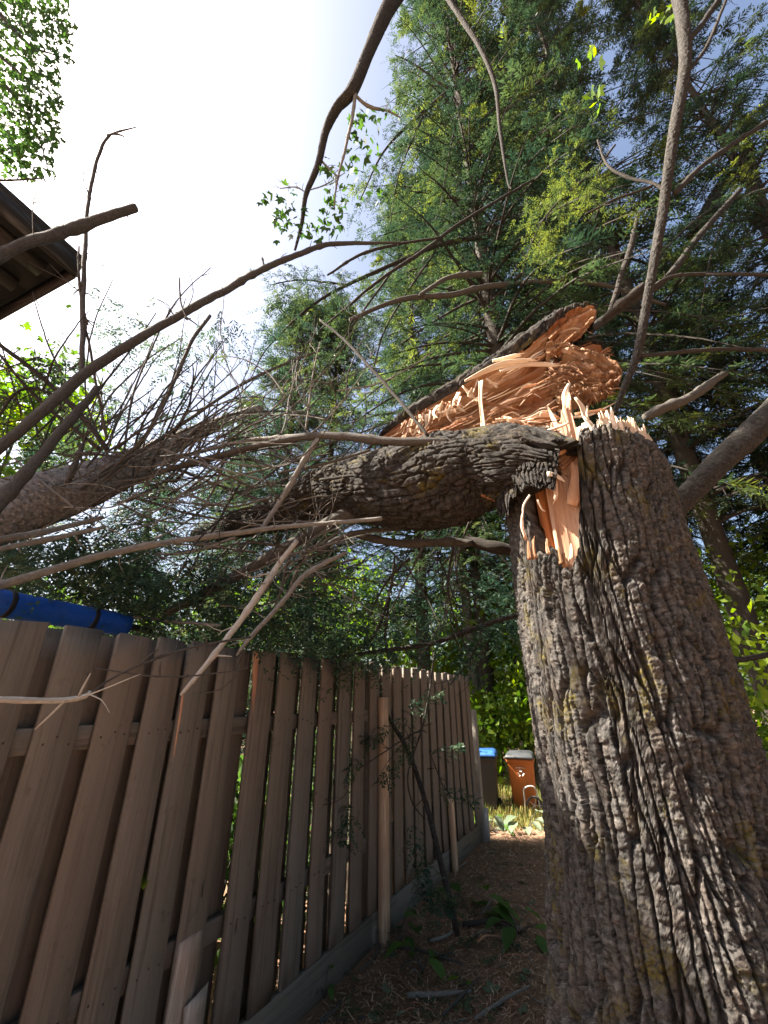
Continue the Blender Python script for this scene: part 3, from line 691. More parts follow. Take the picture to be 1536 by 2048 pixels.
# splinters hanging from and lying across the slab
SPL = [([(930, 762), (965, 745), (1010, 728), (1060, 722), (1090, 722)], 1.93, (4, 11, 14, 10, 3), 'shard'), ([(1000, 742), (1060, 728), (1100, 730), (1135, 730)], 1.90, (5, 10, 8, 3), 'shard'),
       ([(985, 722), (1020, 715), (1056, 706)], 1.96, (5, 10, 4), 'shard'), ([(962, 762), (961, 800), (967, 850), (969, 893)], 1.83, (9, 8, 10, 4), 'shard'),
       ([(1138, 768), (1131, 785), (1133, 820), (1137, 860)], 1.62, (6, 13, 14, 12), 'shard'), ([(1150, 795), (1165, 815), (1170, 845)], 1.70, (4, 11, 8), 'shard'), ([(1175, 812), (1172, 830), (1180, 850)], 1.7, (3, 8, 5), 'shard'),
       ([(925, 772), (940, 788), (955, 800)], 1.98, (3, 8, 3), 'shard'), ([(944, 776), (938, 790), (945, 800)], 1.97, (3, 7, 3), 'shard'), ([(972, 757), (990, 770), (997, 780)], 1.93, (3, 6, 3), 'shard'), ([(978, 765), (1000, 768)], 1.92, (4, 3), 'shard'), ([(955, 760), (945, 788)], 1.94, (4, 2), 'shard'),
       ([(895, 815), (915, 815), (935, 828)], 2.0, (4, 7, 3), 'shard'), ([(880, 830), (905, 822), (925, 805)], 2.0, (4, 8, 3), 'shard'), ([(918, 785), (912, 800), (906, 812)], 2.0, (9, 10, 4), 'shard'), ([(950, 800), (1000, 812), (1050, 822)], 1.93, (5, 6, 4), 'wood'),
       ([(812, 862), (808, 876), (806, 888)], 2.06, (10, 12, 14), 'wood'), ([(1000, 868), (1040, 852), (1110, 832)], 1.72, (16, 24, 12), 'wood_pale'), ([(1020, 848), (1060, 840), (1118, 826)], 1.74, (9, 14, 6), 'shard'), ([(1036, 868), (1070, 872), (1098, 886)], 1.66, (26, 22, 8), 'wood_pale'), ([(1010, 860), (1050, 868), (1090, 862)], 1.70, (16, 22, 8), 'wood'),
       ([(1060, 835), (1085, 824), (1110, 822)], 1.73, (3, 6, 3), 'shard'), ([(1080, 828), (1110, 833), (1124, 838)], 1.7, (8, 8, 3), 'wood_pale'), ([(1150, 830), (1200, 822), (1230, 820)], 1.86, (9, 9, 4), 'wood'), ([(1130, 835), (1180, 830), (1240, 800)], 1.84, (4, 4, 2), 'shard'),
       ([(968, 965), (985, 980), (1003, 1002)], 1.86, (3, 10, 5), 'shard'), ([(962, 990), (985, 998), (1000, 1006)], 1.86, (5, 7, 4), 'wood'), ([(1095, 948), (1110, 950), (1134, 966)], 1.50, (9, 10, 4), 'shard'), ([(1108, 958), (1112, 990), (1104, 1010)], 1.52, (10, 8, 3), 'wood_pale')]
for k, (pix, Y, w, mt) in enumerate(SPL): pblade(pix, Y, w, M[mt], fallen, 400+k, .006, rng.normal(0, .02))
for k in range(44):                                                       # fibres still bridging trunk and stump
    x = rg.uniform(985, 1095); y = 842+(x-985)*.20+rg.normal(0, 8); L_ = rg.uniform(25, 75); an = rg.normal(.10, .32)
    pblade([(x, y), (x+L_*.5*math.cos(an), y+L_*.5*math.sin(an)-rg.uniform(0, 10)), (min(1150, x+L_*math.cos(an)), y+L_*math.sin(an))], 1.76-(x-985)*.0014+rg.normal(0, .02), (rg.uniform(2, 7), rg.uniform(2, 6), 1), M[('wood', 'wood_pale', 'shard', 'wood_brown', 'wood')[k % 5]], fallen, 1300+k, .006, -.04)
for k in range(46):                                                       # long loose fibres along the grain of the slab
    t = rg.random(); x = 800+t*310; ytop = 838-(x-806)*.62+rg.uniform(10, 20); ybot = 884-(x-806)*.20; y = ytop+(ybot-ytop)*rg.random()**.8
    L_ = rg.uniform(30, 130); an = -.42+rg.normal(0, .10); dr = rg.normal(0, 5)
    pblade([(x, y), (x+L_*.5*math.cos(an), y+L_*.5*math.sin(an)+dr), (x+L_*math.cos(an), min(ybot+14, y+L_*math.sin(an)+rg.normal(0, 9)))], 2.235-(x-800)*.00085-.03*rg.random(), (rg.uniform(1.5, 3), rg.uniform(2, 4.5), 1.0), M[('wood', 'shard', 'wood_pale', 'wood_brown', 'shard')[k % 5]], fallen, 900+k, .005, -.04)
for k in range(40):                                                       # fringe of torn fibre between slab and trunk
    x = 802+k*3.0+rg.normal(0, 5); y0 = 850-(x-806)*.42+rg.normal(0, 4); ln = rg.uniform(8, 56)*(1 if k < 26 else .6)
    pblade([(x+2, y0-6), (x+rg.normal(-2, 3), y0+ln*.5), (x+rg.normal(-6, 14), y0+ln)], 2.06-k*.004, (rg.uniform(3, 8), rg.uniform(2.5, 7), 1.2), M[('shard', 'wood_pale', 'wood')[k % 3]], fallen, 500+k, .005, rg.normal(0, .03))
for k in range(120):                                                       # shaggy fibres on the torn brown end
    t = rg.random(); x = 1085+t*140+rg.normal(0, 6); y = 700+rg.uniform(0, 90); ln = rg.uniform(10, 34)
    an = rg.normal(.15, .45)
    pblade([(x, y), (x+ln*.5*math.cos(an), y+ln*.5*math.sin(an)-3), (x+ln*math.cos(an), y+ln*math.sin(an))], 1.935-t*.05, (rg.uniform(2, 4.5), 2.6, .8), M['wood_brown' if rg.random() < .55 else 'wood'], fallen, 600+k, .004, -.02)

# ------------------------------------------------------------------ foliage builders
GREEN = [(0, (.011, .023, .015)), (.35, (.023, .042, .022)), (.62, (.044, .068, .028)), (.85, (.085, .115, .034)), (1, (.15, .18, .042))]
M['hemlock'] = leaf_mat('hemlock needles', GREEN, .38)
M['hemlock_near'] = leaf_mat('drooping hemlock needles', [(0, (.022, .050, .034)), (.5, (.040, .078, .046)), (.8, (.075, .115, .05)), (1, (.13, .16, .06))], .3)
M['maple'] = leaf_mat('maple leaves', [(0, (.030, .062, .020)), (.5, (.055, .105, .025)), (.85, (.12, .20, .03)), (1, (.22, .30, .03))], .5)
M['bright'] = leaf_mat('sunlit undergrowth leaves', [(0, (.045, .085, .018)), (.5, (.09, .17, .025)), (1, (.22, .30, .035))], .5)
def sprays(rg, O, D, Ln, var, K=12, tw=.018, tl=.085, droop=.25, flat=.5):
    """flat hemlock sprays: for every base O, direction D, length Ln, K pairs of needle twigs as folded kites"""
    n = len(O)
    D = D/np.linalg.norm(D, axis=1)[:, None]
    up = np.tile(np.array((0, 0, 1.0)), (n, 1)) + rg.normal(0, flat, (n, 3))*.5
    S = np.cross(D, up); S /= np.linalg.norm(S, axis=1)[:, None]+1e-9
    U = np.cross(S, D)
    V = []; VA = []
    for k in range(K):
        for sd in (-1, 1):
            t = ((k+rg.uniform(.1, .9, n))/K)
            base = O + D*(Ln*t)[:, None] - np.array((0, 0, 1.0))*(droop*Ln*t*t)[:, None]
            l = tl*rg.uniform(.6, 1.3, n)*(1.15-.75*t); w = tw*rg.uniform(.7, 1.3, n)
            a = rg.uniform(.5, 1.15, n)
            d = D*np.cos(a)[:, None] + S*(sd*np.sin(a))[:, None] + U*rg.normal(0, .22, n)[:, None] - np.array((0, 0, 1.0))*droop*.5
            d /= np.linalg.norm(d, axis=1)[:, None]
            c = np.cross(d, U); c /= np.linalg.norm(c, axis=1)[:, None]+1e-9
            c = c + U*rg.normal(0, .45, n)[:, None]
            tip = base+d*l[:, None]; m = base+d*(l*.45)[:, None]
            V.append(np.stack([base, m-c*(w*.5)[:, None], tip, m+c*(w*.5)[:, None]], 1))
            VA.append(np.repeat(np.clip(var+rg.normal(0, .07, n), 0, 1)[:, None], 4, 1))
    V = np.concatenate(V, 0).reshape(-1, 3); A = np.concatenate(VA, 0).reshape(-1)
    Q = np.arange(len(V)).reshape(-1, 4)
    return V, Q, A
def leaves(rg, O, size, var, lobes=True, hang=.6):
    """broad leaves; lobed ones are three kites from the stalk"""
    n = len(O); d = rg.normal(0, 1, (n, 3)); d[:, 2] -= hang*1.5; d /= np.linalg.norm(d, axis=1)[:, None]
    r = rg.normal(0, 1, (n, 3)); r[:, 2] += .8; s = np.cross(d, r); s /= np.linalg.norm(s, axis=1)[:, None]; nn = np.cross(s, d)
    V = []; A = []
    for ang, l in (((0, 1.0), (-.85, .85), (.85, .85)) if lobes else ((0, 1.0),)):
        a = d*math.cos(ang)+s*math.sin(ang); b = s*math.cos(ang)-d*math.sin(ang)
        L = (size*l)[:, None]; w = L*(.26 if lobes else .30)
        fold = nn*L*.08
        V.append(np.stack([O, O+a*L*.5-b*w+fold, O+a*L, O+a*L*.5+b*w+fold], 1))
        A.append(np.repeat(np.clip(var, 0, 1)[:, None], 4, 1))
    V = np.concatenate(V, 0).reshape(-1, 3); return V, np.arange(len(V)).reshape(-1, 4), np.concatenate(A, 0).reshape(-1)
def foliage(name, parts, mat, parent, kind='stuff'):
    V = np.vstack([p[0] for p in parts]); A = np.concatenate([p[2] for p in parts]); Q = np.arange(len(V)).reshape(-1, 4)
    o = mesh_np(name, V, Q, None, mat, parent, {'var': A}, smooth=False)
    if kind: o['kind'] = kind
    return o
PROTO = {}
def conifer_proto(key, h, base, R, nb, seed, sp, K, tw, tl, v0, v1, trunk, zmax=None, power=.6, grow=32.0):
    """meshes of one kind of hemlock, made once: tapered trunk, drooping limbs, sprays along each limb"""
    rg = np.random.default_rng(seed)
    V, Q, T, bc = tube([UP*-.15, UP*h*.3+np.array((.05, .03, 0)), UP*h*.7, UP*h], [trunk*1.15, trunk*.85, trunk*.45, .015], 14, .15, .07, seed)
    tr = mesh_np('trunk', V, Q, T, M['bark_far'], None, {'bco': bc})
    lb = MB(); P_ = []
    for b in range(nb):
        f = rg.random()**1.1; z = base+(h-base)*f
        if zmax and z > zmax: continue
        az = rg.uniform(0, 2*np.pi); L = R*((1-f)**power*.95+.05)*rg.uniform(.55, 1.1)
        hd = np.array((math.cos(az), math.sin(az), 0)); rise = rg.uniform(-.05, .30); dr = rg.uniform(.35, .75)
        t = np.linspace(0, 1, 7); pts = UP*z+hd*(L*t)[:, None]+UP*(L*(rise*t-dr*t**2.2))[:, None]
        wob = np.cumsum(rg.normal(0, .05*L/7, (7, 3)), 0); pts = pts+wob
        V, Q, T, bc = tube(pts, np.linspace(.008+.010*L, .003, 7), 5, .4, .0, seed+b); lb.add(V, Q, T, bc)
        g = 1+z/grow; ns = max(4, int(sp*L/R*1.3/g)); bv = np.clip(rg.normal((v0+v1)/2, (v1-v0)/2.2), 0, 1)
        tt = np.repeat(rg.uniform(.10, 1.0, ns), 2); i0 = np.clip((tt*6).astype(int), 0, 5); fr = (tt*6-i0)[:, None]
        q = pts[i0]*(1-fr)+pts[i0+1]*fr; a = rg.uniform(.35, 1.25, 2*ns)*np.tile([-1., 1.], ns)
        d = np.stack([math.cos(az)*np.cos(a)-math.sin(az)*np.sin(a), math.sin(az)*np.cos(a)+math.cos(az)*np.sin(a), rg.uniform(-.55, .12, 2*ns)], -1)
        ln_ = rg.uniform(.25, .6, 2*ns)*(1.15-.5*tt)*g**.5
        bs = rg.uniform(.75, 1.3)
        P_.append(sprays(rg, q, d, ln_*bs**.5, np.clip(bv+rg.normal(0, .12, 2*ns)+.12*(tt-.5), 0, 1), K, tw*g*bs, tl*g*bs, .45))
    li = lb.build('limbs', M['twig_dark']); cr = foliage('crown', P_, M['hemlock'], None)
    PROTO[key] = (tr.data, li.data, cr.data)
    for o in (tr, li, cr): bpy.data.objects.remove(o)
def conifer(label, key, x, y, rz=0.0, sc=1.0, sz=None, group='standing hemlocks'):
    gz = float(ground_z(x, y)); root = empty('hemlock_tree', (x, y, gz), rz); tag(root, label, 'tree', group)
    root.scale = (sc, sc, sz or sc)
    for nm_, me in zip(('trunk', 'limbs', 'crown'), PROTO[key]):
        o = bpy.data.objects.new(nm_, me); COL.objects.link(o); o.parent = root
        if nm_ != 'trunk': o['kind'] = 'stuff'
    return root
def bushy(name, label, cat, c, r, n, seed, size, mat, lobes=False, v=(.2, .95), stems=6, group=None, clump=14, trunk=None):
    """broad-leaved shrub or crown: leaf clumps spread through an uneven volume"""
    rg = np.random.default_rng(seed); c = np.asarray(c, float); r = np.asarray(r, float)
    gz = float(ground_z(c[0], c[1])); root = empty(name, (c[0], c[1], gz)); tag(root, label, cat, group)
    d = rg.normal(0, 1, (clump, 3)); d /= np.linalg.norm(d, axis=1)[:, None]
    cc = c+d*r*(rg.uniform(.25, 1, clump)**.6)[:, None]; cv = rg.uniform(v[0], v[1], clump); cr = rg.uniform(.25, .55, clump)
    k = rg.integers(0, clump, n); e = rg.normal(0, .55, (n, 3))
    O = cc[k]+e*r*cr[k][:, None]; O[:, 2] = np.maximum(O[:, 2], gz+.03)
    foliage('crown', [leaves(rg, O, size*rg.uniform(.6, 1.3, n), np.clip(cv[k]+rg.normal(0, .15, n), 0, 1), lobes)], M[mat], root)
    base = np.array((c[0], c[1], gz-.03))
    if trunk:
        V, Q, T, bc = tube([base, base*.5+c*.5+np.array((.05, 0, 0)), c+UP*r[2]*.6], [trunk, trunk*.7, trunk*.2], 10, .1, .08, seed)
        mesh_np('trunk', V, Q, T, M['bark_far'], root, {'bco': bc})
    lb = MB()
    for q in range(stems):
        tgt = cc[q % clump]
        V, Q, T, bc = tube([base+rg.normal(0, .04, 3)*np.array((1, 1, 0)), base*.4+tgt*.6+rg.normal(0, .06, 3), tgt], [.012, .009, .004], 5, .15, .1, seed+q)
        lb.add(V, Q, T, bc)
    tag(lb.build('stems', M['twig_dark'], root), kind='stuff')
    return root

# ------------------------------------------------------------------ standing trees
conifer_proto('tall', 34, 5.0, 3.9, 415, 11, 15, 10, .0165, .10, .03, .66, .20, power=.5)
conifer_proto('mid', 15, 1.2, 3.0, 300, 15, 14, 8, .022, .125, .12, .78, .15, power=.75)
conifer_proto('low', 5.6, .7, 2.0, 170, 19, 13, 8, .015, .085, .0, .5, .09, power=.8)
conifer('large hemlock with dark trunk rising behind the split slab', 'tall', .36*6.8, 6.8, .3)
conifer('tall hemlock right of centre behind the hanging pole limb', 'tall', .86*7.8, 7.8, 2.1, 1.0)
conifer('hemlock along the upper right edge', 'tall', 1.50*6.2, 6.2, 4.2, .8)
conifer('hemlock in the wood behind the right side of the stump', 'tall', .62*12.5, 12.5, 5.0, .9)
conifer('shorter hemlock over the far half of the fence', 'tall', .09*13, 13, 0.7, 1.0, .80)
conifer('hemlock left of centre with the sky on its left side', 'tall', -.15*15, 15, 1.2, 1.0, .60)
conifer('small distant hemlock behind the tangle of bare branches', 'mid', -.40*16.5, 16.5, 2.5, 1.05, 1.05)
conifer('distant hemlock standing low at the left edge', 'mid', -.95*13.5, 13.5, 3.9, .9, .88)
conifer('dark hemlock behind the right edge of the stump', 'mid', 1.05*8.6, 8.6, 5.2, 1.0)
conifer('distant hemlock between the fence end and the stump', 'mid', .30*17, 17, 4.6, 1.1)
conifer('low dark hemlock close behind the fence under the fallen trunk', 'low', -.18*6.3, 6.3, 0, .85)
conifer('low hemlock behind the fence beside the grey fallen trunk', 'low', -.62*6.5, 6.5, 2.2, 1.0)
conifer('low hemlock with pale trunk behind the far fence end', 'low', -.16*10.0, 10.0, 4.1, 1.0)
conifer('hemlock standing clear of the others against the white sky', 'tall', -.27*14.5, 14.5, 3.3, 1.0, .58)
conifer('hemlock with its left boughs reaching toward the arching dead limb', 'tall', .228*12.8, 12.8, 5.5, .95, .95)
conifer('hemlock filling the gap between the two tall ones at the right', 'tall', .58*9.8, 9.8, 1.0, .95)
for k, (x, y, rz) in enumerate(((4.5, -7.0, .5), (10.0, 1.0, 4.4), (-1.5, -8.0, 1.5), (8.0, -3.8, 2.6))):  # unseen trees, added to hold sky fill off the fence and stump
    conifer('unseen tall hemlock added behind the viewer to block skylight', 'tall', x, y, rz, .95, group='unseen hemlocks added behind the viewer')

# ------------------------------------------------------------------ branches of the fallen trees
def limb(parent, path, mat='twig', seed=0, name='branch', seg=8, stubs=0, wander=.012, rough=.14, knots=3, forks=0):
    """path of (px, py, metres ahead, width px); a limb with short side stubs"""
    pts = [P(x, y, Y) for x, y, Y, w in path]; rad = [wid(x, y, Y, w)*.40 for x, y, Y, w in path]
    mb = MB(); V, Q, T, bc = tube(pts, rad, seg, .03, rough, seed, wander, knots); mb.add(V, Q, T, bc)
    rg = np.random.default_rng(seed+77); p, r = resample(pts, rad, .03)
    for _ in range(stubs):
        i = rg.integers(2, len(p)-2); d = rg.normal(0, 1, 3); d[2] += .25; t = p[i+1]-p[i]; t /= np.linalg.norm(t)
        d -= t*(d@t)*.6; d /= np.linalg.norm(d); l = rg.uniform(.03, .12)
        V, Q, T, bc = tube([p[i], p[i]+d*l*.5+rg.normal(0, .004, 3), p[i]+d*l], [min(.006, r[i]*.5), .004, .0022], 5, .02, .1, seed); mb.add(V, Q, T, bc)
    for _ in range(forks):                                   # finer side shoots that fork once more
        i = rg.integers(len(p)//4, len(p)-2); t = p[i+1]-p[i]; t /= np.linalg.norm(t); d = t*rg.uniform(.5, 1.2)+rg.normal(0, .55, 3); d /= np.linalg.norm(d)
        l = rg.uniform(.10, .34); c1 = p[i]+d*l*.5+rg.normal(0, .02, 3); c2 = p[i]+d*l+rg.normal(0, .03, 3); ra = min(.0035, r[i]*.55)
        V, Q, T, bc = tube([p[i], c1, c2], [ra, ra*.8, .0012], 4, .03, .1, seed); mb.add(V, Q, T, bc)
        e = c1+(d+rg.normal(0, .6, 3))*l*.35; V, Q, T, bc = tube([c1, (c1+e)/2+rg.normal(0, .01, 3), e], [ra*.7, ra*.5, .001], 4, .03, .1, seed); mb.add(V, Q, T, bc)
    return mb.build(name, M[mat], parent)
BR = [  # (parent 0 fallen / 1 grey, path, material, stubs)
 (1, [(-40, 925, 1.55, 30), (0, 893, 1.6, 28), (90, 818, 1.7, 26), (175, 742, 1.85, 25), (300, 664, 2.05, 21), (415, 600, 2.3, 19), (525, 540, 2.6, 16), (600, 508, 2.85, 14), (660, 488, 3.1, 12), (745, 486, 3.4, 8), (800, 484, 3.6, 5)], 'twig', 9),
 (1, [(162, 752, 1.84, 13), (166, 650, 1.86, 12), (170, 520, 1.9, 11), (174, 440, 1.92, 9), (186, 350, 1.95, 8), (205, 288, 1.97, 7), (220, 268, 1.98, 5)], 'twig', 8),
 (1, [(214, 272, 1.975, 5), (240, 262, 1.98, 4), (272, 254, 1.99, 2.5)], 'twig', 0),
 (1, [(214, 270, 1.975, 4), (234, 268, 1.97, 4), (249, 273, 1.97, 3)], 'twig', 0),
 (1, [(176, 650, 1.87, 4), (160, 590, 1.86, 6), (156, 520, 1.85, 5), (157, 492, 1.85, 4)], 'twig', 3),
 (1, [(165, 640, 1.87, 6), (178, 690, 1.9, 6), (190, 760, 2.0, 6), (213, 880, 2.15, 7)], 'twig', 3),
 (1, [(-40, 540, 1.3, 30), (0, 512, 1.35, 28), (60, 485, 1.42, 27), (150, 455, 1.55, 25), (215, 433, 1.64, 24), (271, 416, 1.72, 22)], 'twig', 4),
 (1, [(-30, 1045, 1.55, 34), (0, 1005, 1.6, 32), (70, 925, 1.72, 26), (150, 830, 1.9, 20), (195, 775, 2.0, 16)], 'twig', 5),
 (1, [(-30, 1180, 1.7, 24), (0, 1170, 1.74, 23), (90, 1145, 1.8, 21), (210, 1110, 1.9, 19), (350, 1082, 2.0, 16), (520, 1060, 2.05, 14), (640, 1048, 2.0, 11), (762, 1037, 1.95, 11)], 'twig_pale', 6),
 (1, [(-20, 1082, 1.7, 16), (90, 1062, 1.85, 15), (205, 1033, 2.05, 10)], 'twig_pale', 3),
 (1, [(-20, 1102, 1.65, 13), (100, 1078, 1.8, 13), (212, 1053, 1.95, 8)], 'twig_pale', 2),
 (0, [(330, 1228, 2.9, 20), (450, 1166, 2.75, 26), (560, 1102, 2.6, 30), (640, 1056, 2.5, 33), (725, 1012, 2.42, 36)], 'twig', 4),
 (0, [(180, 1015, 2.6, 10), (300, 952, 2.5, 13), (450, 908, 2.35, 15), (530, 888, 2.25, 16), (640, 871, 2.1, 20), (760, 882, 1.96, 22), (860, 884, 1.88, 22), (908, 880, 1.86, 15)], 'twig', 8),
 (0, [(225, 962, 2.7, 6), (350, 918, 2.6, 9), (480, 885, 2.4, 10), (580, 875, 2.2, 13), (650, 868, 2.09, 14)], 'twig_pale', 4),
 (0, [(636, 878, 2.1, 13), (590, 950, 2.12, 14), (545, 1025, 2.1, 13), (524, 1060, 2.08, 12)], 'twig_pale', 2),
 (0, [(594, 1082, 2.15, 12), (556, 1132, 2.1, 14), (529, 1168, 2.05, 15), (467, 1258, 1.98, 15), (400, 1345, 1.93, 13), (362, 1392, 1.92, 9)], 'twig_white', 4),
 (0, [(366, 1390, 1.92, 6), (359, 1440, 1.93, 5), (348, 1512, 1.95, 2.5)], 'cut', 0),
 (0, [(692, 1105, 2.15, 10), (613, 1147, 2.08, 13), (568, 1198, 2.04, 12), (496, 1278, 1.98, 12), (470, 1312, 1.97, 5)], 'twig_pale', 3),
 (0, [(-20, 1398, 1.35, 15), (60, 1402, 1.42, 14), (130, 1401, 1.48, 13), (172, 1393, 1.52, 12), (180, 1384, 1.53, 8)], 'twig_white', 2),
 (0, [(176, 1390, 1.53, 5), (240, 1350, 1.6, 6), (370, 1298, 1.75, 6), (500, 1274, 1.95, 5)], 'twig', 3),
 (0, [(188, 1336, 1.6, 3), (300, 1352, 1.68, 4), (370, 1354, 1.75, 4), (450, 1346, 1.85, 4), (502, 1334, 1.92, 3)], 'twig', 3),
 (0, [(470, 1316, 1.95, 3), (480, 1340, 1.92, 3.4), (440, 1380, 1.88, 3), (385, 1388, 1.86, 2)], 'twig', 0),
 (0, [(700, 1066, 2.7, 16), (800, 1086, 2.6, 21), (900, 1084, 2.5, 22), (945, 1086, 2.45, 17)], 'twig', 4),
 (0, [(930, 1080, 2.5, 22), (1000, 1095, 2.4, 26), (1080, 1110, 2.4, 28)], 'twig_dark', 0),
 (0, [(635, 1100, 2.4, 14), (700, 1068, 2.45, 13), (745, 1060, 2.5, 10), (800, 1058, 2.5, 7)], 'twig', 2),
 (0, [(640, 640, 2.2, 5), (700, 690, 2.1, 7), (790, 790, 1.98, 8), (855, 872, 1.88, 8)], 'twig_dark', 3),
 (0, [(560, 1190, 2.4, 8), (575, 1130, 2.42, 7), (600, 1065, 2.45, 8)], 'twig', 2),
 (0, [(560, 945, 2.2, 7), (640, 930, 2.15, 7), (740, 900, 2.05, 7)], 'twig', 2),
 (0, [(640, 960, 2.3, 8), (780, 940, 2.05, 9), (920, 925, 1.8, 8)], 'twig_dark', 2),
 (0, [(868, 880, 1.86, 7), (867, 910, 1.84, 5), (868, 945, 1.84, 2)], 'twig', 1),
 (0, [(560, 1010, 2.9, 10), (480, 985, 3.0, 8), (330, 930, 3.1, 8)], 'twig', 3),
 (0, [(230, 1230, 2.6, 6), (400, 1248, 2.5, 8), (440, 1250, 2.45, 6)], 'twig_pale', 2),
 (1, [(160, 980, 2.3, 8), (330, 870, 2.5, 9), (500, 760, 2.9, 8), (640, 700, 3.3, 5)], 'twig', 6),
 (1, [(210, 960, 2.35, 11), (300, 860, 2.5, 10), (380, 690, 2.7, 9), (420, 632, 2.8, 8)], 'twig', 5),
 (1, [(135, 965, 2.2, 13), (165, 890, 2.25, 11)], 'twig', 0),
 (1, [(0, 690, 2.4, 10), (90, 760, 2.4, 11), (170, 840, 2.4, 12), (215, 900, 2.4, 12)], 'twig_dark', 5),
 (1, [(-10, 700, 2.3, 6), (80, 800, 2.4, 8), (200, 900, 2.45, 9)], 'twig_dark', 4),
 (1, [(0, 830, 2.0, 6), (25, 790, 2.0, 7), (60, 775, 2.05, 7), (110, 790, 2.1, 5)], 'twig_dark', 2),
 (1, [(240, 940, 2.6, 6), (270, 780, 2.7, 5), (320, 660, 2.8, 4), (355, 600, 2.9, 3), (420, 535, 3.0, 2)], 'twig', 5),
 (1, [(375, 640, 2.15, 3), (362, 605, 2.15, 4.5), (360, 556, 2.15, 4)], 'twig', 1),
 (1, [(372, 634, 2.2, 4), (395, 650, 2.18, 3)], 'twig', 0),
 (1, [(530, 540, 2.62, 5), (524, 515, 2.62, 4)], 'twig', 1),
]
grey = empty('downed_tree', tuple(P(0, 1020, 2.0)*np.array((1, 1, 0)) + np.array((0, 0, 1.9))))
tag(grey, 'grey fallen trunk with bare side branches crossing the left edge above the fence', 'fallen tree')
bark_tube('trunk', [(-130, 1075, 1.95, 72), (-60, 1048, 2.05, 68), (20, 1016, 2.2, 61), (130, 985, 2.45, 50), (215, 952, 2.7, 38), (280, 922, 2.95, 29), (350, 885, 3.3, 20), (430, 850, 3.8, 13), (520, 815, 4.4, 7)],
          M['bark_grey'], grey, 120, .013, 131, .02, .03, .010, lump=.05)
o = pblade([(513, 1302), (510, 1345), (505, 1432)], 2.60, (12, 10, 3), M['cut'], None, 777, .012); o.name = 'wood_splinter'; tag(o, 'orange wood splinter stuck on a plank top in the middle of the fence', 'splinter')
for k, (w_, path, mt, st) in enumerate(BR):
    limb(fallen if w_ == 0 else grey, path, mt, 700+k, stubs=st, wander=.018, forks=st//2)
# thinner dead twigs of the tangle, each its own piece
rg = np.random.default_rng(77)
def twig_run(n, parent, xr, yr, Yr, ang, spread, ln, wd, mats, seed0, bend=.10):
    for k in range(n):
        x = rg.uniform(*xr); y = rg.uniform(*yr); Y = rg.uniform(*Yr); a = rg.normal(ang, spread); L = rg.uniform(*ln); w = rg.uniform(*wd)
        dx, dy = math.cos(a)*L, -math.sin(a)*L; dd = rg.normal(0, .35)
        b = rg.normal(0, bend)*L
        path = [(x, y, Y, w), (x+dx*.35-dy*b/L, y+dy*.35+dx*b/L, Y+dd*.35, w*.85), (x+dx*.7-dy*b/L*.8, y+dy*.7+dx*b/L*.8, Y+dd*.7, w*.65), (x+dx, y+dy, Y+dd, w*.35)]
        limb(parent, path, mats[k % len(mats)], seed0+k, 'twig', 5, rg.integers(0, 3), .03, .08, 1, int(rg.integers(1, 5)))
twig_run(34, grey, (60, 420), (860, 1000), (2.3, 3.2), 1.05, .38, (120, 330), (4, 7), ('twig', 'twig_dark', 'twig'), 2000)
twig_run(30, grey, (120, 560), (860, 1010), (2.2, 3.0), .35, .28, (160, 380), (4, 8), ('twig', 'twig_pale', 'twig'), 2100)
twig_run(40, fallen, (420, 760), (880, 1130), (2.2, 3.2), 3.5, .45, (110, 300), (4, 8), ('twig', 'twig_pale', 'twig_dark'), 2200)
twig_run(26, fallen, (470, 720), (760, 960), (2.2, 3.2), 1.5, .7, (100, 260), (3, 6), ('twig', 'twig_pale'), 2300)
twig_run(24, fallen, (360, 640), (1060, 1230), (2.2, 3.0), .6, .5, (80, 220), (3, 6), ('twig', 'twig_pale'), 2400)
twig_run(34, grey, (-20, 330), (900, 1110), (1.9, 2.5), .45, .35, (150, 330), (3, 6), ('twig', 'twig_pale', 'twig'), 2700)
twig_run(16, grey, (-20, 200), (700, 960), (2.2, 3.0), 2.2, .9, (100, 220), (3, 6), ('twig_dark', 'twig'), 2500)
twig_run(12, fallen, (700, 1000), (1060, 1120), (2.5, 3.2), 4.6, .5, (90, 240), (3, 8), ('twig_dark', 'twig'), 2600)
# green sprays still on the fallen crown, over the fence
def spray_cloud(name, parent, boxes, seed, mat='hemlock_near', K=8, tw=.014, tl=.06, v=(.0, .7)):
    rg = np.random.default_rng(seed); O = []; D = []; Ln = []; Vr = []
    for (x0, x1, y0, y1, Y0, Y1, n) in boxes:
        for _ in range(n):
            c = P(rg.uniform(x0, x1), rg.uniform(y0, y1), rg.uniform(Y0, Y1)); a = rg.uniform(0, 6.28); bv = rg.uniform(*v)
            m = rg.integers(3, 8)
            for q in range(m):
                O.append(c+rg.normal(0, .07, 3)); aa = a+rg.normal(0, .5); D.append((math.cos(aa), math.sin(aa), rg.uniform(-.9, .05))); Ln.append(rg.uniform(.14, .32)); Vr.append(np.clip(bv+rg.normal(0, .1), 0, 1))
    return foliage(name, [sprays(rg, np.array(O), np.array(D), np.array(Ln), np.array(Vr), K, tw, tl, .3, .6)], M[mat], parent)
spray_cloud('crown', fallen, [(0, 330, 1060, 1215, 2.2, 3.4, 120), (250, 640, 1130, 1290, 2.4, 3.6, 130), (330, 620, 940, 1110, 3.0, 4.2, 60), (420, 700, 830, 1000, 3.2, 4.4, 40), (560, 800, 1120, 1320, 2.9, 3.9, 70), (640, 760, 1270, 1330, 3.2, 3.6, 8)], 61)
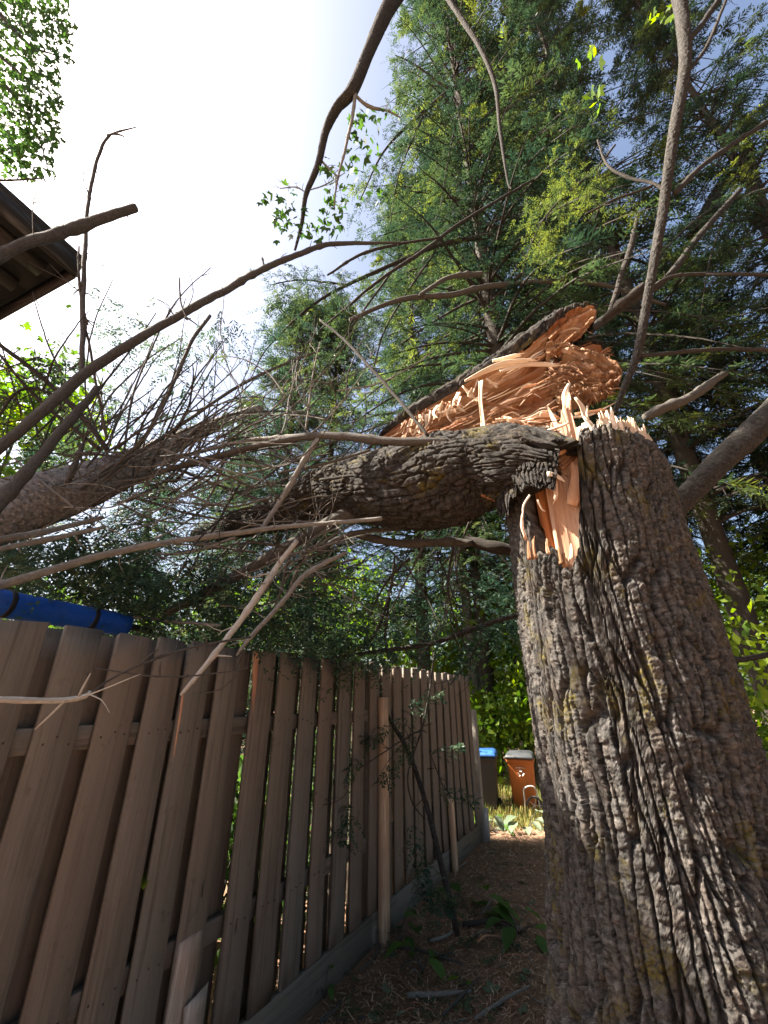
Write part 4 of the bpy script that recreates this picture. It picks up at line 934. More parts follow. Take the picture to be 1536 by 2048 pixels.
spray_cloud('crown', grey, [(0, 190, 700, 900, 2.6, 3.6, 26), (60, 330, 860, 1060, 3.2, 4.2, 40), (200, 520, 640, 860, 3.0, 4.2, 46), (200, 260, 585, 680, 3.0, 3.4, 4), (520, 700, 560, 860, 3.0, 4.2, 26)], 62, v=(.15, .85))

# ------------------------------------------------------------------ hanging and leaning limbs in front of the trees
def tree_limb(name, label, cat, paths, mat='twig', seed=0, group=None):
    b = P(*paths[0][0][:3]); root = empty(name, tuple(b)); tag(root, label, cat, group)
    if mat in ('twig_dark', 'bark_far', 'twig_pale') and paths[0][0][3] >= 12:    # the main stem gets real bark relief
        p0 = paths[0]; bark_tube('stem', [(x, y, Y, w*.42) for x, y, Y, w in p0], M['bark_limb'], root, 36, .012, seed, .02, .05, .010 if p0[0][3] > 40 else .006, lump=.10, fl=.008)
        paths = [None]+list(paths[1:])
    for k, p in enumerate(paths):
      if p: limb(root, p, mat, seed+k, 'stem' if k == 0 else 'branch', 10 if k == 0 else 7, 3, .016, .14, 4, 3)
    return root
pole = tree_limb('hanging_limb', 'long slender limb standing up behind the stump rim to the top edge', 'limb', [
    [(1228, 830, 2.55, 12), (1248, 775, 2.5, 15), (1275, 705, 2.42, 19), (1298, 580, 2.3, 21), (1326, 420, 2.15, 23), (1347, 270, 2.0, 25), (1370, 130, 1.88, 27), (1365, 40, 1.8, 28), (1350, -40, 1.75, 29)],
    [(1378, 80, 1.85, 14), (1410, 40, 1.85, 13), (1450, -20, 1.85, 12)], [(1350, 385, 2.1, 13), (1400, 335, 2.2, 12), (1470, 285, 2.3, 12), (1550, 235, 2.4, 11)],
    [(1330, 380, 2.12, 9), (1300, 365, 2.15, 8), (1260, 355, 2.2, 7), (1215, 330, 2.25, 6), (1195, 280, 2.3, 4)], [(1305, 372, 2.15, 6), (1240, 395, 2.2, 6), (1170, 428, 2.3, 4)],
    [(1282, 712, 2.42, 10), (1330, 708, 2.5, 11), (1420, 700, 2.6, 10), (1550, 700, 2.8, 10)], [(1300, 575, 2.3, 8), (1340, 555, 2.4, 9), (1400, 548, 2.5, 9), (1550, 550, 2.7, 8)],
    [(1380, 140, 1.9, 8), (1420, 80, 1.9, 8), (1460, -20, 1.9, 7)], [(1290, 570, 2.35, 20), (1240, 610, 2.5, 18), (1205, 640, 2.6, 12)]], 'twig_dark', 3000)
arch = tree_limb('hanging_limb', 'grey arching dead limb hanging from the top edge against the sky', 'limb', [
    [(815, -40, 2.6, 36), (775, 20, 2.65, 35), (735, 110, 2.75, 29), (705, 180, 2.85, 30), (675, 215, 2.95, 24), (652, 260, 3.05, 19), (636, 330, 3.15, 16), (612, 390, 3.25, 12), (603, 450, 3.35, 9), (590, 500, 3.45, 6)],
    [(712, 170, 2.85, 9), (706, 230, 2.9, 9), (690, 300, 3.0, 7), (675, 360, 3.1, 5), (668, 420, 3.2, 3)], [(708, 188, 2.87, 8), (735, 212, 2.95, 8), (775, 222, 3.05, 5), (800, 235, 3.1, 3)],
    [(640, 318, 3.15, 6), (660, 340, 3.15, 5), (674, 352, 3.12, 4)], [(612, 385, 3.25, 3), (590, 375, 3.25, 3), (560, 378, 3.25, 2)], [(620, 380, 3.2, 3), (650, 370, 3.2, 3), (690, 345, 3.2, 2)]], 'twig_pale', 3100)
for k, (label, paths, mt) in enumerate([
    ('thin bowed dark limb crossing the foliage from the top edge', [[(885, -20, 3.4, 12), (925, 40, 3.45, 12), (960, 95, 3.5, 11), (990, 170, 3.6, 10), (1000, 260, 3.7, 8), (1015, 360, 3.8, 5), (1023, 378, 3.8, 4)]], 'twig_dark'),
    ('bare limb slanting up through the foliage from the slab', [[(640, 660, 3.8, 4), (760, 560, 4.0, 8), (850, 500, 4.2, 10), (930, 440, 4.4, 8), (1100, 340, 4.8, 6)], [(655, 550, 3.6, 5), (745, 500, 3.8, 8), (880, 475, 4.0, 6)]], 'twig_dark'),
    ('long bare limb lying across above the slab', [[(700, 640, 4.4, 10), (800, 600, 4.6, 13), (900, 590, 4.8, 14), (1000, 570, 5.0, 14), (1180, 565, 5.2, 12), (1330, 610, 5.4, 8)], [(840, 590, 4.6, 9), (900, 555, 4.7, 12), (965, 548, 4.8, 13)]], 'twig'),
    ('dark limb rising to the right above the slab tip', [[(1180, 660, 3.6, 22), (1250, 610, 3.7, 20), (1330, 560, 3.8, 16), (1400, 470, 4.0, 14), (1480, 380, 4.2, 12)], [(1215, 640, 3.7, 10), (1240, 560, 3.75, 14), (1265, 480, 3.8, 13), (1275, 430, 3.85, 8)]], 'twig_dark'),
    ('thick brown limb slanting up beside the right shoulder of the stump', [[(1310, 1060, 2.68, 50), (1360, 1005, 2.7, 52), (1400, 965, 2.72, 54), (1450, 915, 2.75, 56), (1500, 870, 2.78, 58), (1570, 800, 2.8, 62)]], 'bark_far'),
    ('mossy grey limb behind the stump rim', [[(1290, 835, 3.6, 20), (1330, 815, 3.6, 22), (1380, 795, 3.6, 22), (1450, 745, 3.7, 16)]], 'twig'),
    ('leaning snapped trunk at the upper right with an orange break', [[(1390, 470, 7.0, 34), (1440, 380, 7.2, 30), (1490, 310, 7.3, 24), (1500, 295, 7.3, 20)], [(1496, 320, 7.3, 24), (1515, 390, 7.2, 26), (1540, 480, 7.2, 26)]], 'bark_far'),
    ('long low hemlock bough reaching left over the fence from the stump', [[(1070, 1222, 2.9, 12), (1000, 1240, 3.0, 12), (920, 1268, 3.05, 12), (860, 1288, 3.1, 11), (760, 1302, 3.15, 10), (700, 1310, 3.2, 6), (650, 1318, 3.2, 3)], [(700, 1308, 3.2, 7), (745, 1275, 3.2, 8), (775, 1200, 3.2, 8), (790, 1110, 3.2, 6)], [(780, 1195, 3.2, 6), (770, 1270, 3.2, 6), (775, 1320, 3.2, 4)], [(965, 1250, 3.0, 5), (950, 1300, 3.0, 4), (900, 1370, 3.0, 3)]], 'twig_dark'),
    ('dark bare limb right of the stump reaching the edge', [[(1450, 1320, 2.7, 14), (1490, 1318, 2.7, 13), (1560, 1305, 2.7, 12)]], 'twig_dark')]):
    r_ = tree_limb('tree_limb', label, 'limb', paths, mt, 3200+k*20)
    if 'orange' in label:
        pblade([(1488, 318), (1494, 305), (1490, 296)], 7.25, (30, 24, 8), M['wood'], r_, 3990, .03)
    if 'hemlock bough' in label:
        bough = r_
spray_cloud('crown', bough, [(800, 1000, 1250, 1320, 2.9, 3.3, 12), (760, 1040, 1120, 1260, 3.0, 4.0, 34), (1010, 1060, 1180, 1360, 3.0, 3.4, 6)], 64, v=(0, .45))
# maple leaves on the arching limb and the overhanging maple at the top left
def leaf_patch(parent, boxes, seed, size, mat='maple', v=(.0, .6), name='leaves'):
    rg = np.random.default_rng(seed); parts = []
    for (x0, x1, y0, y1, Y0, Y1, n) in boxes:
        O = np.array([P(rg.uniform(x0, x1), rg.uniform(y0, y1), rg.uniform(Y0, Y1)) for _ in range(n)])
        parts.append(leaves(rg, O, size*rg.uniform(.6, 1.25, n), np.clip(rg.uniform(*v, n), 0, 1), True, .9))
    return foliage(name, parts, M[mat], parent)
leaf_patch(arch, [(520, 560, 385, 410, 3.2, 3.3, 9), (560, 600, 370, 420, 3.2, 3.4, 12), (545, 640, 415, 480, 3.2, 3.4, 46), (640, 700, 300, 350, 3.0, 3.2, 16), (640, 690, 400, 480, 3.2, 3.4, 40), (690, 760, 235, 330, 3.0, 3.2, 44), (650, 760, 330, 420, 3.1, 3.4, 40), (700, 800, 215, 260, 3.0, 3.2, 20)], 71, .088)
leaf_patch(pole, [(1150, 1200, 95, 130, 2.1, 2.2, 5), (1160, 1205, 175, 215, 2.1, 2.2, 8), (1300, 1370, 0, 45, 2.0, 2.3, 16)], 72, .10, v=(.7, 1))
mp = empty('maple_bough', tuple(P(0, 200, 3.4))); tag(mp, 'leafy maple bough hanging into the top left corner', 'bough')
for k, p in enumerate([[(-60, -40, 3.3, 16), (10, 40, 3.4, 12), (60, 90, 3.5, 6), (110, 110, 3.5, 3)], [(-60, 120, 3.3, 12), (10, 170, 3.4, 9), (70, 260, 3.5, 5), (100, 350, 3.5, 2)], [(-40, 358, 3.3, 5), (20, 360, 3.3, 5), (88, 356, 3.3, 3)], [(-50, 60, 3.3, 10), (20, 130, 3.4, 7), (90, 190, 3.5, 3)]]):
    limb(mp, p, 'twig_dark', 3700+k, 'branch', 7, 2)
leaf_patch(mp, [(-60, 60, -30, 60, 3.2, 4.0, 620), (40, 135, -10, 75, 3.2, 3.8, 330), (95, 148, 45, 125, 3.2, 3.6, 80), (-40, 75, 60, 180, 3.2, 4.0, 520), (60, 120, 90, 220, 3.3, 3.8, 200), (-40, 60, 170, 300, 3.2, 4.0, 420), (50, 122, 200, 290, 3.3, 3.8, 170), (40, 110, 280, 360, 3.3, 3.7, 90), (0, 45, 290, 350, 3.3, 3.7, 70)], 73, .092, v=(.0, .5))
# spray hanging right of centre, its backlit glow put into the needle colour
hb = tree_limb('hemlock_bough', 'hemlock bough hanging in front of the dark trees, backlight put into its yellow green', 'bough', [[(1230, 290, 3.6, 5), (1190, 340, 3.5, 6), (1130, 390, 3.4, 5), (1080, 450, 3.4, 3), (1050, 520, 3.4, 2)]], 'twig_dark', 3800)
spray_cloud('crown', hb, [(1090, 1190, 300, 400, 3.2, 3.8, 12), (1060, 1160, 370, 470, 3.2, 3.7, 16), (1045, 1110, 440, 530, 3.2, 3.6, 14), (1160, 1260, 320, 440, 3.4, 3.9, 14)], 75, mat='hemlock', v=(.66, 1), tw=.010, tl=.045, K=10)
# drooping boughs reaching left in front of the standing hemlocks
b1_ = tree_limb('hemlock_bough', 'drooping hemlock bough spreading left of the slab against the sky', 'bough', [
    [(985, 470, 5.8, 12), (880, 490, 5.5, 11), (760, 540, 5.2, 9), (640, 600, 5.0, 7), (540, 690, 4.8, 4), (500, 760, 4.7, 2)],
    [(800, 520, 5.3, 6), (700, 660, 5.1, 5), (620, 780, 5.0, 3), (570, 850, 4.9, 2)], [(880, 490, 5.5, 6), (780, 640, 5.3, 5), (740, 760, 5.2, 3)], [(700, 570, 5.1, 5), (600, 560, 5.0, 4), (540, 570, 4.9, 2)]], 'twig_dark', 4200)
b2_ = tree_limb('hemlock_bough', 'high feathery hemlock bough beside the arching dead limb', 'bough', [
    [(1010, 140, 6.4, 12), (920, 170, 6.0, 10), (840, 230, 5.7, 8), (770, 300, 5.4, 5), (720, 400, 5.2, 3)],
    [(900, 180, 6.0, 6), (830, 130, 5.8, 4), (790, 110, 5.7, 2)], [(850, 225, 5.7, 6), (800, 340, 5.5, 4), (780, 450, 5.4, 2)], [(930, 170, 6.0, 6), (900, 300, 5.8, 4), (880, 420, 5.7, 2)]], 'twig_dark', 4300)
b3_ = tree_limb('hemlock_bough', 'dark hemlock bough hanging behind the hanging pole limb at the right', 'bough', [
    [(1540, 380, 5.0, 12), (1460, 400, 4.9, 10), (1380, 450, 4.8, 7), (1300, 530, 4.7, 4)], [(1460, 400, 4.9, 6), (1420, 520, 4.8, 4), (1400, 640, 4.8, 2)]], 'twig_dark', 4400)
def bough_sprays(root, paths, n, seed, v):
    """sprays hung along the bough's own lines, most of them below it"""
    r2 = np.random.default_rng(seed); O = []; D = []; Ln = []; Vr = []
    for p in paths:
        pts, _ = resample([P(x, y, Y) for x, y, Y in p], [1]*len(p), .05)
        for k in range(n):
            c = pts[r2.integers(len(pts)//6, len(pts))]; bv = r2.uniform(*v); a = r2.uniform(0, 6.28); off = np.array((math.cos(a), math.sin(a), -.5))*r2.uniform(0, .38)
            for q in range(r2.integers(3, 7)):
                O.append(c+off+r2.normal(0, .06, 3)); aa = a+r2.normal(0, .5); D.append((math.cos(aa), math.sin(aa), r2.uniform(-1.1, -.1))); Ln.append(r2.uniform(.18, .42)); Vr.append(np.clip(bv+r2.normal(0, .1), 0, 1))
    foliage('crown', [sprays(r2, np.array(O), np.array(D), np.array(Ln), np.array(Vr), 9, .013, .065, .35, .6)], M['hemlock'], root)
bough_sprays(b1_, [[(985, 470, 5.8), (880, 490, 5.5), (760, 540, 5.2), (640, 600, 5.0), (540, 690, 4.8), (500, 760, 4.7)], [(800, 520, 5.3), (700, 660, 5.1), (620, 780, 5.0), (570, 850, 4.9)], [(880, 490, 5.5), (780, 640, 5.3), (740, 760, 5.2)], [(700, 570, 5.1), (600, 560, 5.0), (540, 570, 4.9)]], 46, 421, (.1, .75))
bough_sprays(b2_, [[(1010, 140, 6.4), (920, 170, 6.0), (840, 230, 5.7), (770, 300, 5.4), (720, 400, 5.2)], [(900, 180, 6.0), (830, 130, 5.8), (790, 110, 5.7)], [(850, 225, 5.7), (800, 340, 5.5), (780, 450, 5.4)], [(930, 170, 6.0), (900, 300, 5.8), (880, 420, 5.7)]], 40, 431, (.1, .7))
bough_sprays(b3_, [[(1540, 380, 5.0), (1460, 400, 4.9), (1380, 450, 4.8), (1300, 530, 4.7)], [(1460, 400, 4.9), (1420, 520, 4.8), (1400, 640, 4.8)]], 40, 441, (.0, .5))

# ------------------------------------------------------------------ the neighbour's eave, the padded pole
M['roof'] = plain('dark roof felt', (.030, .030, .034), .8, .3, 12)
M['soffit'] = plain('near black soffit boards', (.018, .016, .016), .85, .25, 8)  # near-black base colour for the underside of the eave
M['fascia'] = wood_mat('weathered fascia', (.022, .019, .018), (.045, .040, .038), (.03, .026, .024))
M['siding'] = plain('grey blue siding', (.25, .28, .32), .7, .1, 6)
def house():
    k = 1.38
    tip = np.array((-2.03, 1.86))*k; e1 = np.array((-.177, -.426)); e1 /= np.linalg.norm(e1); e2 = np.array((-.84, .36)); e2 /= np.linalg.norm(e2)
    z = CH+2.6*k; L1, L2 = 1.7, 7.0
    root = empty('house', (tip[0], tip[1], 0)); tag(root, 'dark eave corner of the neighbouring house at the left edge', 'house')
    def v3(p, zz): return np.array((p[0], p[1], zz))
    def slab4(c, zs0, zs1, name, m, rise=None):
        V = [v3(p, zs0+(rise[i] if rise else 0)) for i, p in enumerate(c)]+[v3(p, zs1+(rise[i] if rise else 0)) for i, p in enumerate(c)]
        Q = [(0, 3, 2, 1), (4, 5, 6, 7), (0, 1, 5, 4), (1, 2, 6, 5), (2, 3, 7, 6), (3, 0, 4, 7)]
        V = np.array(V); A = np.stack([V[:, 2]*1.0+V[:, 0]*.2, V[:, 1], V[:, 0]*0], -1)
        return mesh_np(name, V, np.array(Q), None, m, root, {'bco': A}, smooth=False)
    a, b, c, d = tip, tip+e1*L1, tip+e1*L1+e2*L2, tip+e2*L2
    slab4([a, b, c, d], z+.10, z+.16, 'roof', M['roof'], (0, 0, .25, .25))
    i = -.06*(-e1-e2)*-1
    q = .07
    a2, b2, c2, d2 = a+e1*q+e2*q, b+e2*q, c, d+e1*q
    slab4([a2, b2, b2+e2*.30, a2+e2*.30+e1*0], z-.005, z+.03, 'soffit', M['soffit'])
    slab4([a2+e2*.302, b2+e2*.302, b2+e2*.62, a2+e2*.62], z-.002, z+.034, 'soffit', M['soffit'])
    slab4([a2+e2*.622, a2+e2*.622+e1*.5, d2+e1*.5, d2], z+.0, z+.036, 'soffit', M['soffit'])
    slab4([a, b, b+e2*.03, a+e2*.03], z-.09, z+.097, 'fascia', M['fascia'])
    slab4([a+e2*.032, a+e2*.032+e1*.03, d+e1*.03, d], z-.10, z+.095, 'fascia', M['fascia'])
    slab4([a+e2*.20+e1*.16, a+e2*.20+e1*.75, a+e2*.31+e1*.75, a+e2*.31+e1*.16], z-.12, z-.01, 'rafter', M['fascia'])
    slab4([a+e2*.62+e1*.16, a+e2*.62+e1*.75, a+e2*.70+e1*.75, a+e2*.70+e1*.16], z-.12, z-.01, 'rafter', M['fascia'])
    w = a+e1*.55+e2*.75
    slab4([w, w+e1*(L1-.6), w+e1*(L1-.6)+e2*(L2-1.2), w+e2*(L2-1.2)], -.2, z-.01, 'wall', M['siding'])
house()
bp = empty('padded_pole', tuple(P(0, 1208, 1.95))); tag(bp, 'blue foam padded pole lying behind the top of the fence', 'pole')
t = NT('blue foam sleeve'); g = t.n('TexCoord').outputs['Object']; n = t.noise(g, 30, 5, .7); n2 = t.noise(g, 5, 3, .6)
c = t.mix(n.outputs[0], (.004, .045, .27), (.010, .10, .46)); c = t.mix(t.math('MULTIPLY', t.ramp(n2.outputs[0], [(.5, (0, 0, 0)), (.7, (1, 1, 1))]).outputs[0], .3), c, (.05, .08, .12))
M['bluefoam'] = t.done(t.bsdf(c, .65, t.bump(n.outputs[0], .6, .012), .3)); M['black'] = plain('black strap', (.012, .012, .013), .6)
pp = [P(-60, 1188, 1.85), P(0, 1206, 1.93), P(90, 1222, 2.1), P(180, 1238, 2.28), P(254, 1252, 2.45)]
V, Q, T, bc = tube(pp, [.062]*4+[.060], 24, .03, .03, 4); mesh_np('sleeve', V, Q, T, M['bluefoam'], bp, {'bco': bc})
for a_, b_ in ((P(176, 1237, 2.27), P(184, 1239, 2.29)), (P(6, 1207, 1.94), P(16, 1209, 1.96))):
    V, Q, T, bc = tube([a_, (a_+b_)/2, b_], [.067]*3, 20, .01, .0, 5); mesh_np('strap', V, Q, T, M['black'], bp, {'bco': bc})
V, Q, T, bc = tube([P(252, 1251, 2.45), P(300, 1262, 2.6)], [.018, .018], 12, .05, 0, 6); mesh_np('pole', V, Q, T, M['black'], bp, {'bco': bc})

# ------------------------------------------------------------------ wheelie bins and what stands by them
def wheelie_bin(label, x, y, rz, body, lid, h=.97, w=.50, d=.58, mark=False):
    gz = float(ground_z(x, y)); root = empty('wheelie_bin', (x, y, gz), rz); tag(root, label, 'bin', 'wheeled bins past the fence end')
    O = np.array((x, y, gz))
    def loft(rows, name, mat, parent=root, b=.035):
        V = []; 
        for (sx, sy, cx, cy, z) in rows:
            for ux, uy in ((-1, -1), (1, -1), (1, 1), (-1, 1)):
                for k in range(3):
                    t_ = k/2*math.pi/2
                    ox = {(-1, -1): (-math.cos(t_), -math.sin(t_)), (1, -1): (math.sin(t_), -math.cos(t_)), (1, 1): (math.cos(t_), math.sin(t_)), (-1, 1): (-math.sin(t_), math.cos(t_))}[(ux, uy)]
                    V.append((cx+ux*(sx/2-b)+ox[0]*b, cy+uy*(sy/2-b)+ox[1]*b, z))
        m = 12; n_ = len(rows); V = np.array(V)
        i, j = np.meshgrid(np.arange(n_-1), np.arange(m), indexing='ij')
        Q = np.stack([i*m+j, i*m+(j+1) % m, (i+1)*m+(j+1) % m, (i+1)*m+j], -1).reshape(-1, 4)
        T = []
        for k in range(1, m-1): T += [(0, k+1, k), ((n_-1)*m, (n_-1)*m+k, (n_-1)*m+k+1)]
        me = mesh_np(name, V, Q, np.array(T), mat, None, {'bco': V}, smooth=False); me.parent = parent; return me
    loft([(w*.78, d*.70, 0, .05, .04), (w*.80, d*.72, 0, .05, .06), (w*.92, d*.90, 0, .01, h*.80), (w*.93, d*.91, 0, .01, h*.83), (w*1.0, d*.98, 0, 0, h*.835), (w*1.0, d*.98, 0, 0, h*.90)], 'body', body)
    ld = loft([(w*1.05, d*1.06, 0, -.01, h*.902), (w*1.06, d*1.07, 0, -.01, h*.93), (w*.98, d*.98, 0, 0, h*.965), (w*.80, d*.80, 0, .02, h*1.0)], 'lid', lid)
    V, Q, T, bc = tube([(-w*.38, d*.50, h*.88), (-w*.38, d*.60, h*.90), (w*.38, d*.60, h*.90), (w*.38, d*.50, h*.88)], [.014]*4, 8, .05, 0, 1)
    o = mesh_np('handle', V, Q, T, body, None, {'bco': bc}); o.parent = root
    for sx in (-1, 1):
        V, Q, T, bc = tube([(sx*w*.40, d*.36, .10), (sx*w*.45, d*.36, .10), (sx*w*.50, d*.36, .10)], [.10, .105, .10], 20, .02, 0, 2)
        o = mesh_np('wheel', V, Q, T, M['black'], None, {'bco': bc}); o.parent = root
        V, Q, T, bc = tube([(sx*w*.49, d*.36, .10), (sx*w*.525, d*.36, .10)], [.05, .045], 14, .02, 0, 2)
        ob = mesh_np('hub', V, Q, T, plain('grey hub', (.25, .25, .25)), None, {'bco': bc}); ob.parent = o
    if mark:                                                 # white triangle of three bent arrows and a thin moulded line above
        for q in range(3):
            a0 = math.pi/2+q*2*math.pi/3; pts = []
            for rr, da in ((.055, -.55), (.055, .35), (.068, .42), (.040, .80), (.030, .30), (.030, -.62)):
                a_ = a0+da; pts.append((.0+rr*math.cos(a_), -d*.452-.012, h*.66+rr*math.sin(a_)))
            pts = np.array(pts); V = np.vstack([pts, pts+np.array((0, .02, 0))]); m = 6
            T = [(0, 1, 5), (1, 4, 5), (1, 2, 3), (1, 3, 4)]; Q = [(k, (k+1) % m, m+(k+1) % m, m+k) for k in range(m)]
            o = mesh_np('recycling_mark', V, np.array(Q), np.array(T), M['white'], None, {'bco': V}, smooth=False); o.parent = root
        V, Q, T = box((0, -d*.452-.012, h*.75), (1, 0, 0), (0, 1, 0), (0, 0, 1), .16, .016, .008)
        o = mesh_np('moulded_line', V, Q, T, M['white'], None, {'bco': V}, smooth=False); o.parent = root
    return root
M['white'] = plain('white print', (.75, .75, .72), .6, .05)
M['bin_orange'] = plain('faded orange brown bin plastic', (.55, .165, .042), .5, .12, 6)
M['bin_black'] = plain('charcoal bin plastic', (.035, .036, .042), .45, .2, 6)
M['lid_blue'] = plain('blue bin lid', (.035, .13, .40), .45, .15, 6)
M['lid_dark'] = plain('dark grey bin lid', (.05, .055, .06), .45, .2, 6)
b1 = P(1052, 1617, 9.3); b2 = P(972, 1612, 9.15)
wheelie_bin('orange brown wheeled bin beside the stump with white triangle mark', b1[0], b1[1], -.35, M['bin_orange'], M['lid_dark'], mark=True)
wheelie_bin('charcoal wheeled bin with blue lid next to the fence end', b2[0], b2[1], -.30, M['bin_black'], M['lid_blue'], h=1.02, w=.55)
ct = P(1066, 1625, 8.8); gz = float(ground_z(ct[0], ct[1]))
hc = empty('hose_cart', (ct[0], ct[1], gz)); tag(hc, 'small white tube frame cart with a wheel in front of the orange bin', 'cart')
M['whitetube'] = plain('white painted tube', (.62, .62, .60), .4, .1)
for pts in ([(-.14, 0, .02), (-.12, 0, .25), (-.10, .02, .42), (.10, .02, .42), (.14, .0, .02)], [(-.14, 0, .03), (.0, -.05, .02), (.14, 0, .03)]):
    V, Q, T, bc = tube(np.array(pts), [.013]*len(pts), 8, .04, 0, 3); o = mesh_np('frame', V, Q, T, M['whitetube'], None, {'bco': bc}); o.parent = hc
aa = np.linspace(0, 2*math.pi, 19)
V, Q, T, bc = tube(np.stack([.04+.13*np.cos(aa), np.full(19, -.02), .17+.13*np.sin(aa)], -1), [.018]*19, 7, .05, 0, 3); o = mesh_np('wheel', V, Q, T, M['lid_dark'], None, {'bco': bc}); o.parent = hc
for k in range(5):
    a_ = k*1.2566; V, Q, T, bc = tube(np.array([(.04, -.02, .17), (.04+.125*math.cos(a_), -.02, .17+.125*math.sin(a_))]), [.005, .005], 5, .05, 0, 3); o = mesh_np('spoke', V, Q, T, M['whitetube'], None, {'bco': bc}); o.parent = hc

# ------------------------------------------------------------------ undergrowth and broad-leaved trees
bushy('shrub', 'bright green shrub behind the bins', 'shrub', P(1045, 1420, 11.6), (1.5, 1.0, 1.5), 2600, 81, .16, 'bright', v=(.3, 1), clump=22, stems=8)
bushy('maple_tree', 'sunlit young maple behind the fence end', 'tree', P(1030, 1330, 13.5), (2.0, 1.6, 2.2), 2600, 82, .20, 'bright', True, v=(.25, .95), clump=24, trunk=.10)
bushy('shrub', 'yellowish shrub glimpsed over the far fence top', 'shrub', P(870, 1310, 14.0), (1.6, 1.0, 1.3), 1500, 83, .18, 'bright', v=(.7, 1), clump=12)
bushy('shrub', 'leafy undergrowth right of the stump at the edge', 'shrub', P(1545, 1400, 6.2), (1.0, 1.1, 1.3), 2600, 84, .13, 'bright', v=(.2, .95), clump=24)
bushy('shrub', 'sunlit sapling leaves behind the right flank of the stump', 'shrub', P(1480, 1180, 8.5), (1.5, 1.2, 1.4), 2000, 85, .15, 'bright', v=(.2, 1), clump=22)
bushy('maple_tree', 'sunlit broad-leaved tree low behind the grey fallen trunk', 'tree', P(40, 850, 9.5), (1.8, 1.5, 1.9), 2400, 86, .17, 'bright', True, v=(.2, .9), clump=24, trunk=.09)
for k_, (s_, lab_) in enumerate(((-1.3, 'dark undergrowth added to darken the near fence gaps'), (.1, 'dark undergrowth added to darken the gaps in the middle of the fence'), (1.6, 'dark undergrowth added behind the far half of the fence to darken its gaps'))):
    c_ = fp(s_, -.95, .55); bushy('shrub', lab_, 'shrub', c_, (.75, .65, .6), 2600, 180+k_, .085, 'maple', v=(0, .6), clump=26, stems=10)  # added shrubs, so the gaps between boards look dark
bushy('shrub', 'yellow green shrub behind the fence under the branch tangle', 'shrub', P(640, 1210, 8.6), (1.6, .9, .9), 2200, 87, .11, 'bright', v=(.1, .75), clump=22)
for k, (px, Y, ratio, lab) in enumerate(((965, 13.0, .04, 'leaning pale grey tree trunk behind the charcoal bin'), (990, 13.6, .0, 'dark straight tree trunk behind the bins'))):
    b = P(px, 1500, Y); gz = float(ground_z(b[0], b[1])); root = empty('forest_tree', (b[0], b[1], gz)); tag(root, lab, 'tree')
    base = np.array((b[0], b[1], gz-.1))
    V, Q, T, bc = tube([base, base+np.array((-ratio*20*.12, 0, 3.5)), base+np.array((-ratio*20*.22, 0, 7.5))], [.22, .18, .13] if k else [.20, .16, .12], 14, .12, .1, 90+k)
    mesh_np('trunk', V, Q, T, M['bark_grey' if k == 0 else 'bark_far'], root, {'bco': bc})
    bushyc = P(px, 700, Y)
    rgx = np.random.default_rng(95+k); O = np.array(base)+np.array((0, 0, 8.2))+rgx.normal(0, 1, (900, 3))*np.array((1.3, 1.3, 1.0))
    foliage('crown', [leaves(rgx, O, .2*rgx.uniform(.6, 1.3, 900), rgx.uniform(.1, .8, 900), True)], M['maple'], root)
# far wood as one mass, closing the horizon
def far_wood():
    rg = np.random.default_rng(99); n = 15000
    a = rg.uniform(-1.25, 1.35, n); r = rg.uniform(20, 30, n); hmax = 5.5+3.0*vnoise(a*7, a*0, 5)
    z = rg.uniform(0, 1, n)**1.1*hmax; O = np.stack([np.sin(a)*r, np.cos(a)*r, z], -1)
    var = np.clip(.25+.6*vnoise(a*22, z*.9, 8)+rg.normal(0, .12, n), 0, 1)
    V, Q, A = leaves(rg, O, rg.uniform(.3, .8, n), var, False, .3)
    o = mesh_np('distant_wood', V, Q, None, M['maple'], None, {'var': A}, smooth=False)
    tag(o, 'far wood of mixed trees closing the horizon', 'wood', kind='stuff')
far_wood()

# ------------------------------------------------------------------ at the foot of the fence: leaning broken bough, seedlings, litter
lean = tree_limb('leaning_bough', 'broken hemlock bough leaning on the fence with its foot on the litter', 'bough', [
    [(915, 1872, 3.55, 15), (900, 1800, 3.6, 15), (880, 1720, 3.7, 14), (850, 1600, 3.85, 12), (815, 1500, 4.0, 11), (780, 1440, 4.05, 9), (752, 1380, 4.1, 6), (735, 1330, 4.1, 4)],
    [(850, 1640, 3.8, 3), (822, 1600, 3.7, 4), (818, 1540, 3.7, 4), (845, 1460, 3.8, 5), (858, 1390, 3.85, 5), (870, 1300, 3.9, 5)],
    [(845, 1458, 3.8, 4), (790, 1490, 3.7, 3), (720, 1535, 3.5, 3)], [(700, 1560, 3.45, 2), (690, 1590, 3.4, 2), (650, 1608, 3.3, 2), (604, 1590, 3.3, 1.5)],
    [(858, 1500, 3.85, 3), (880, 1560, 3.9, 3), (900, 1590, 3.95, 2)]], 'twig_dark', 3600)
def fan(parent, px, py, Y, ang, n, L, seed, mat='hemlock_near', v=(.1, .7)):
    """one hanging hemlock spray: leader along the pixel angle, sprays off it"""
    rg = np.random.default_rng(seed); O = []; D = []; Ln = []; Vr = []
    for k in range(n):
        t_ = k/max(1, n-1); x = px+math.cos(ang)*L*t_; y = py+math.sin(ang)*L*t_
        for sd in (-1, 1):
            c = P(x, y, Y+rg.normal(0, .03)); a = ang+sd*rg.uniform(.4, .9); e = P(x+60*math.cos(a), y+60*math.sin(a), Y+rg.normal(0, .15))
            O.append(c); D.append(e-c); Ln.append(rg.uniform(.08, .2)*(1.1-.5*t_)); Vr.append(rg.uniform(*v))
    return sprays(rg, np.array(O), np.array(D), np.array(Ln), np.array(Vr), 9, .011, .042, .15, .5)
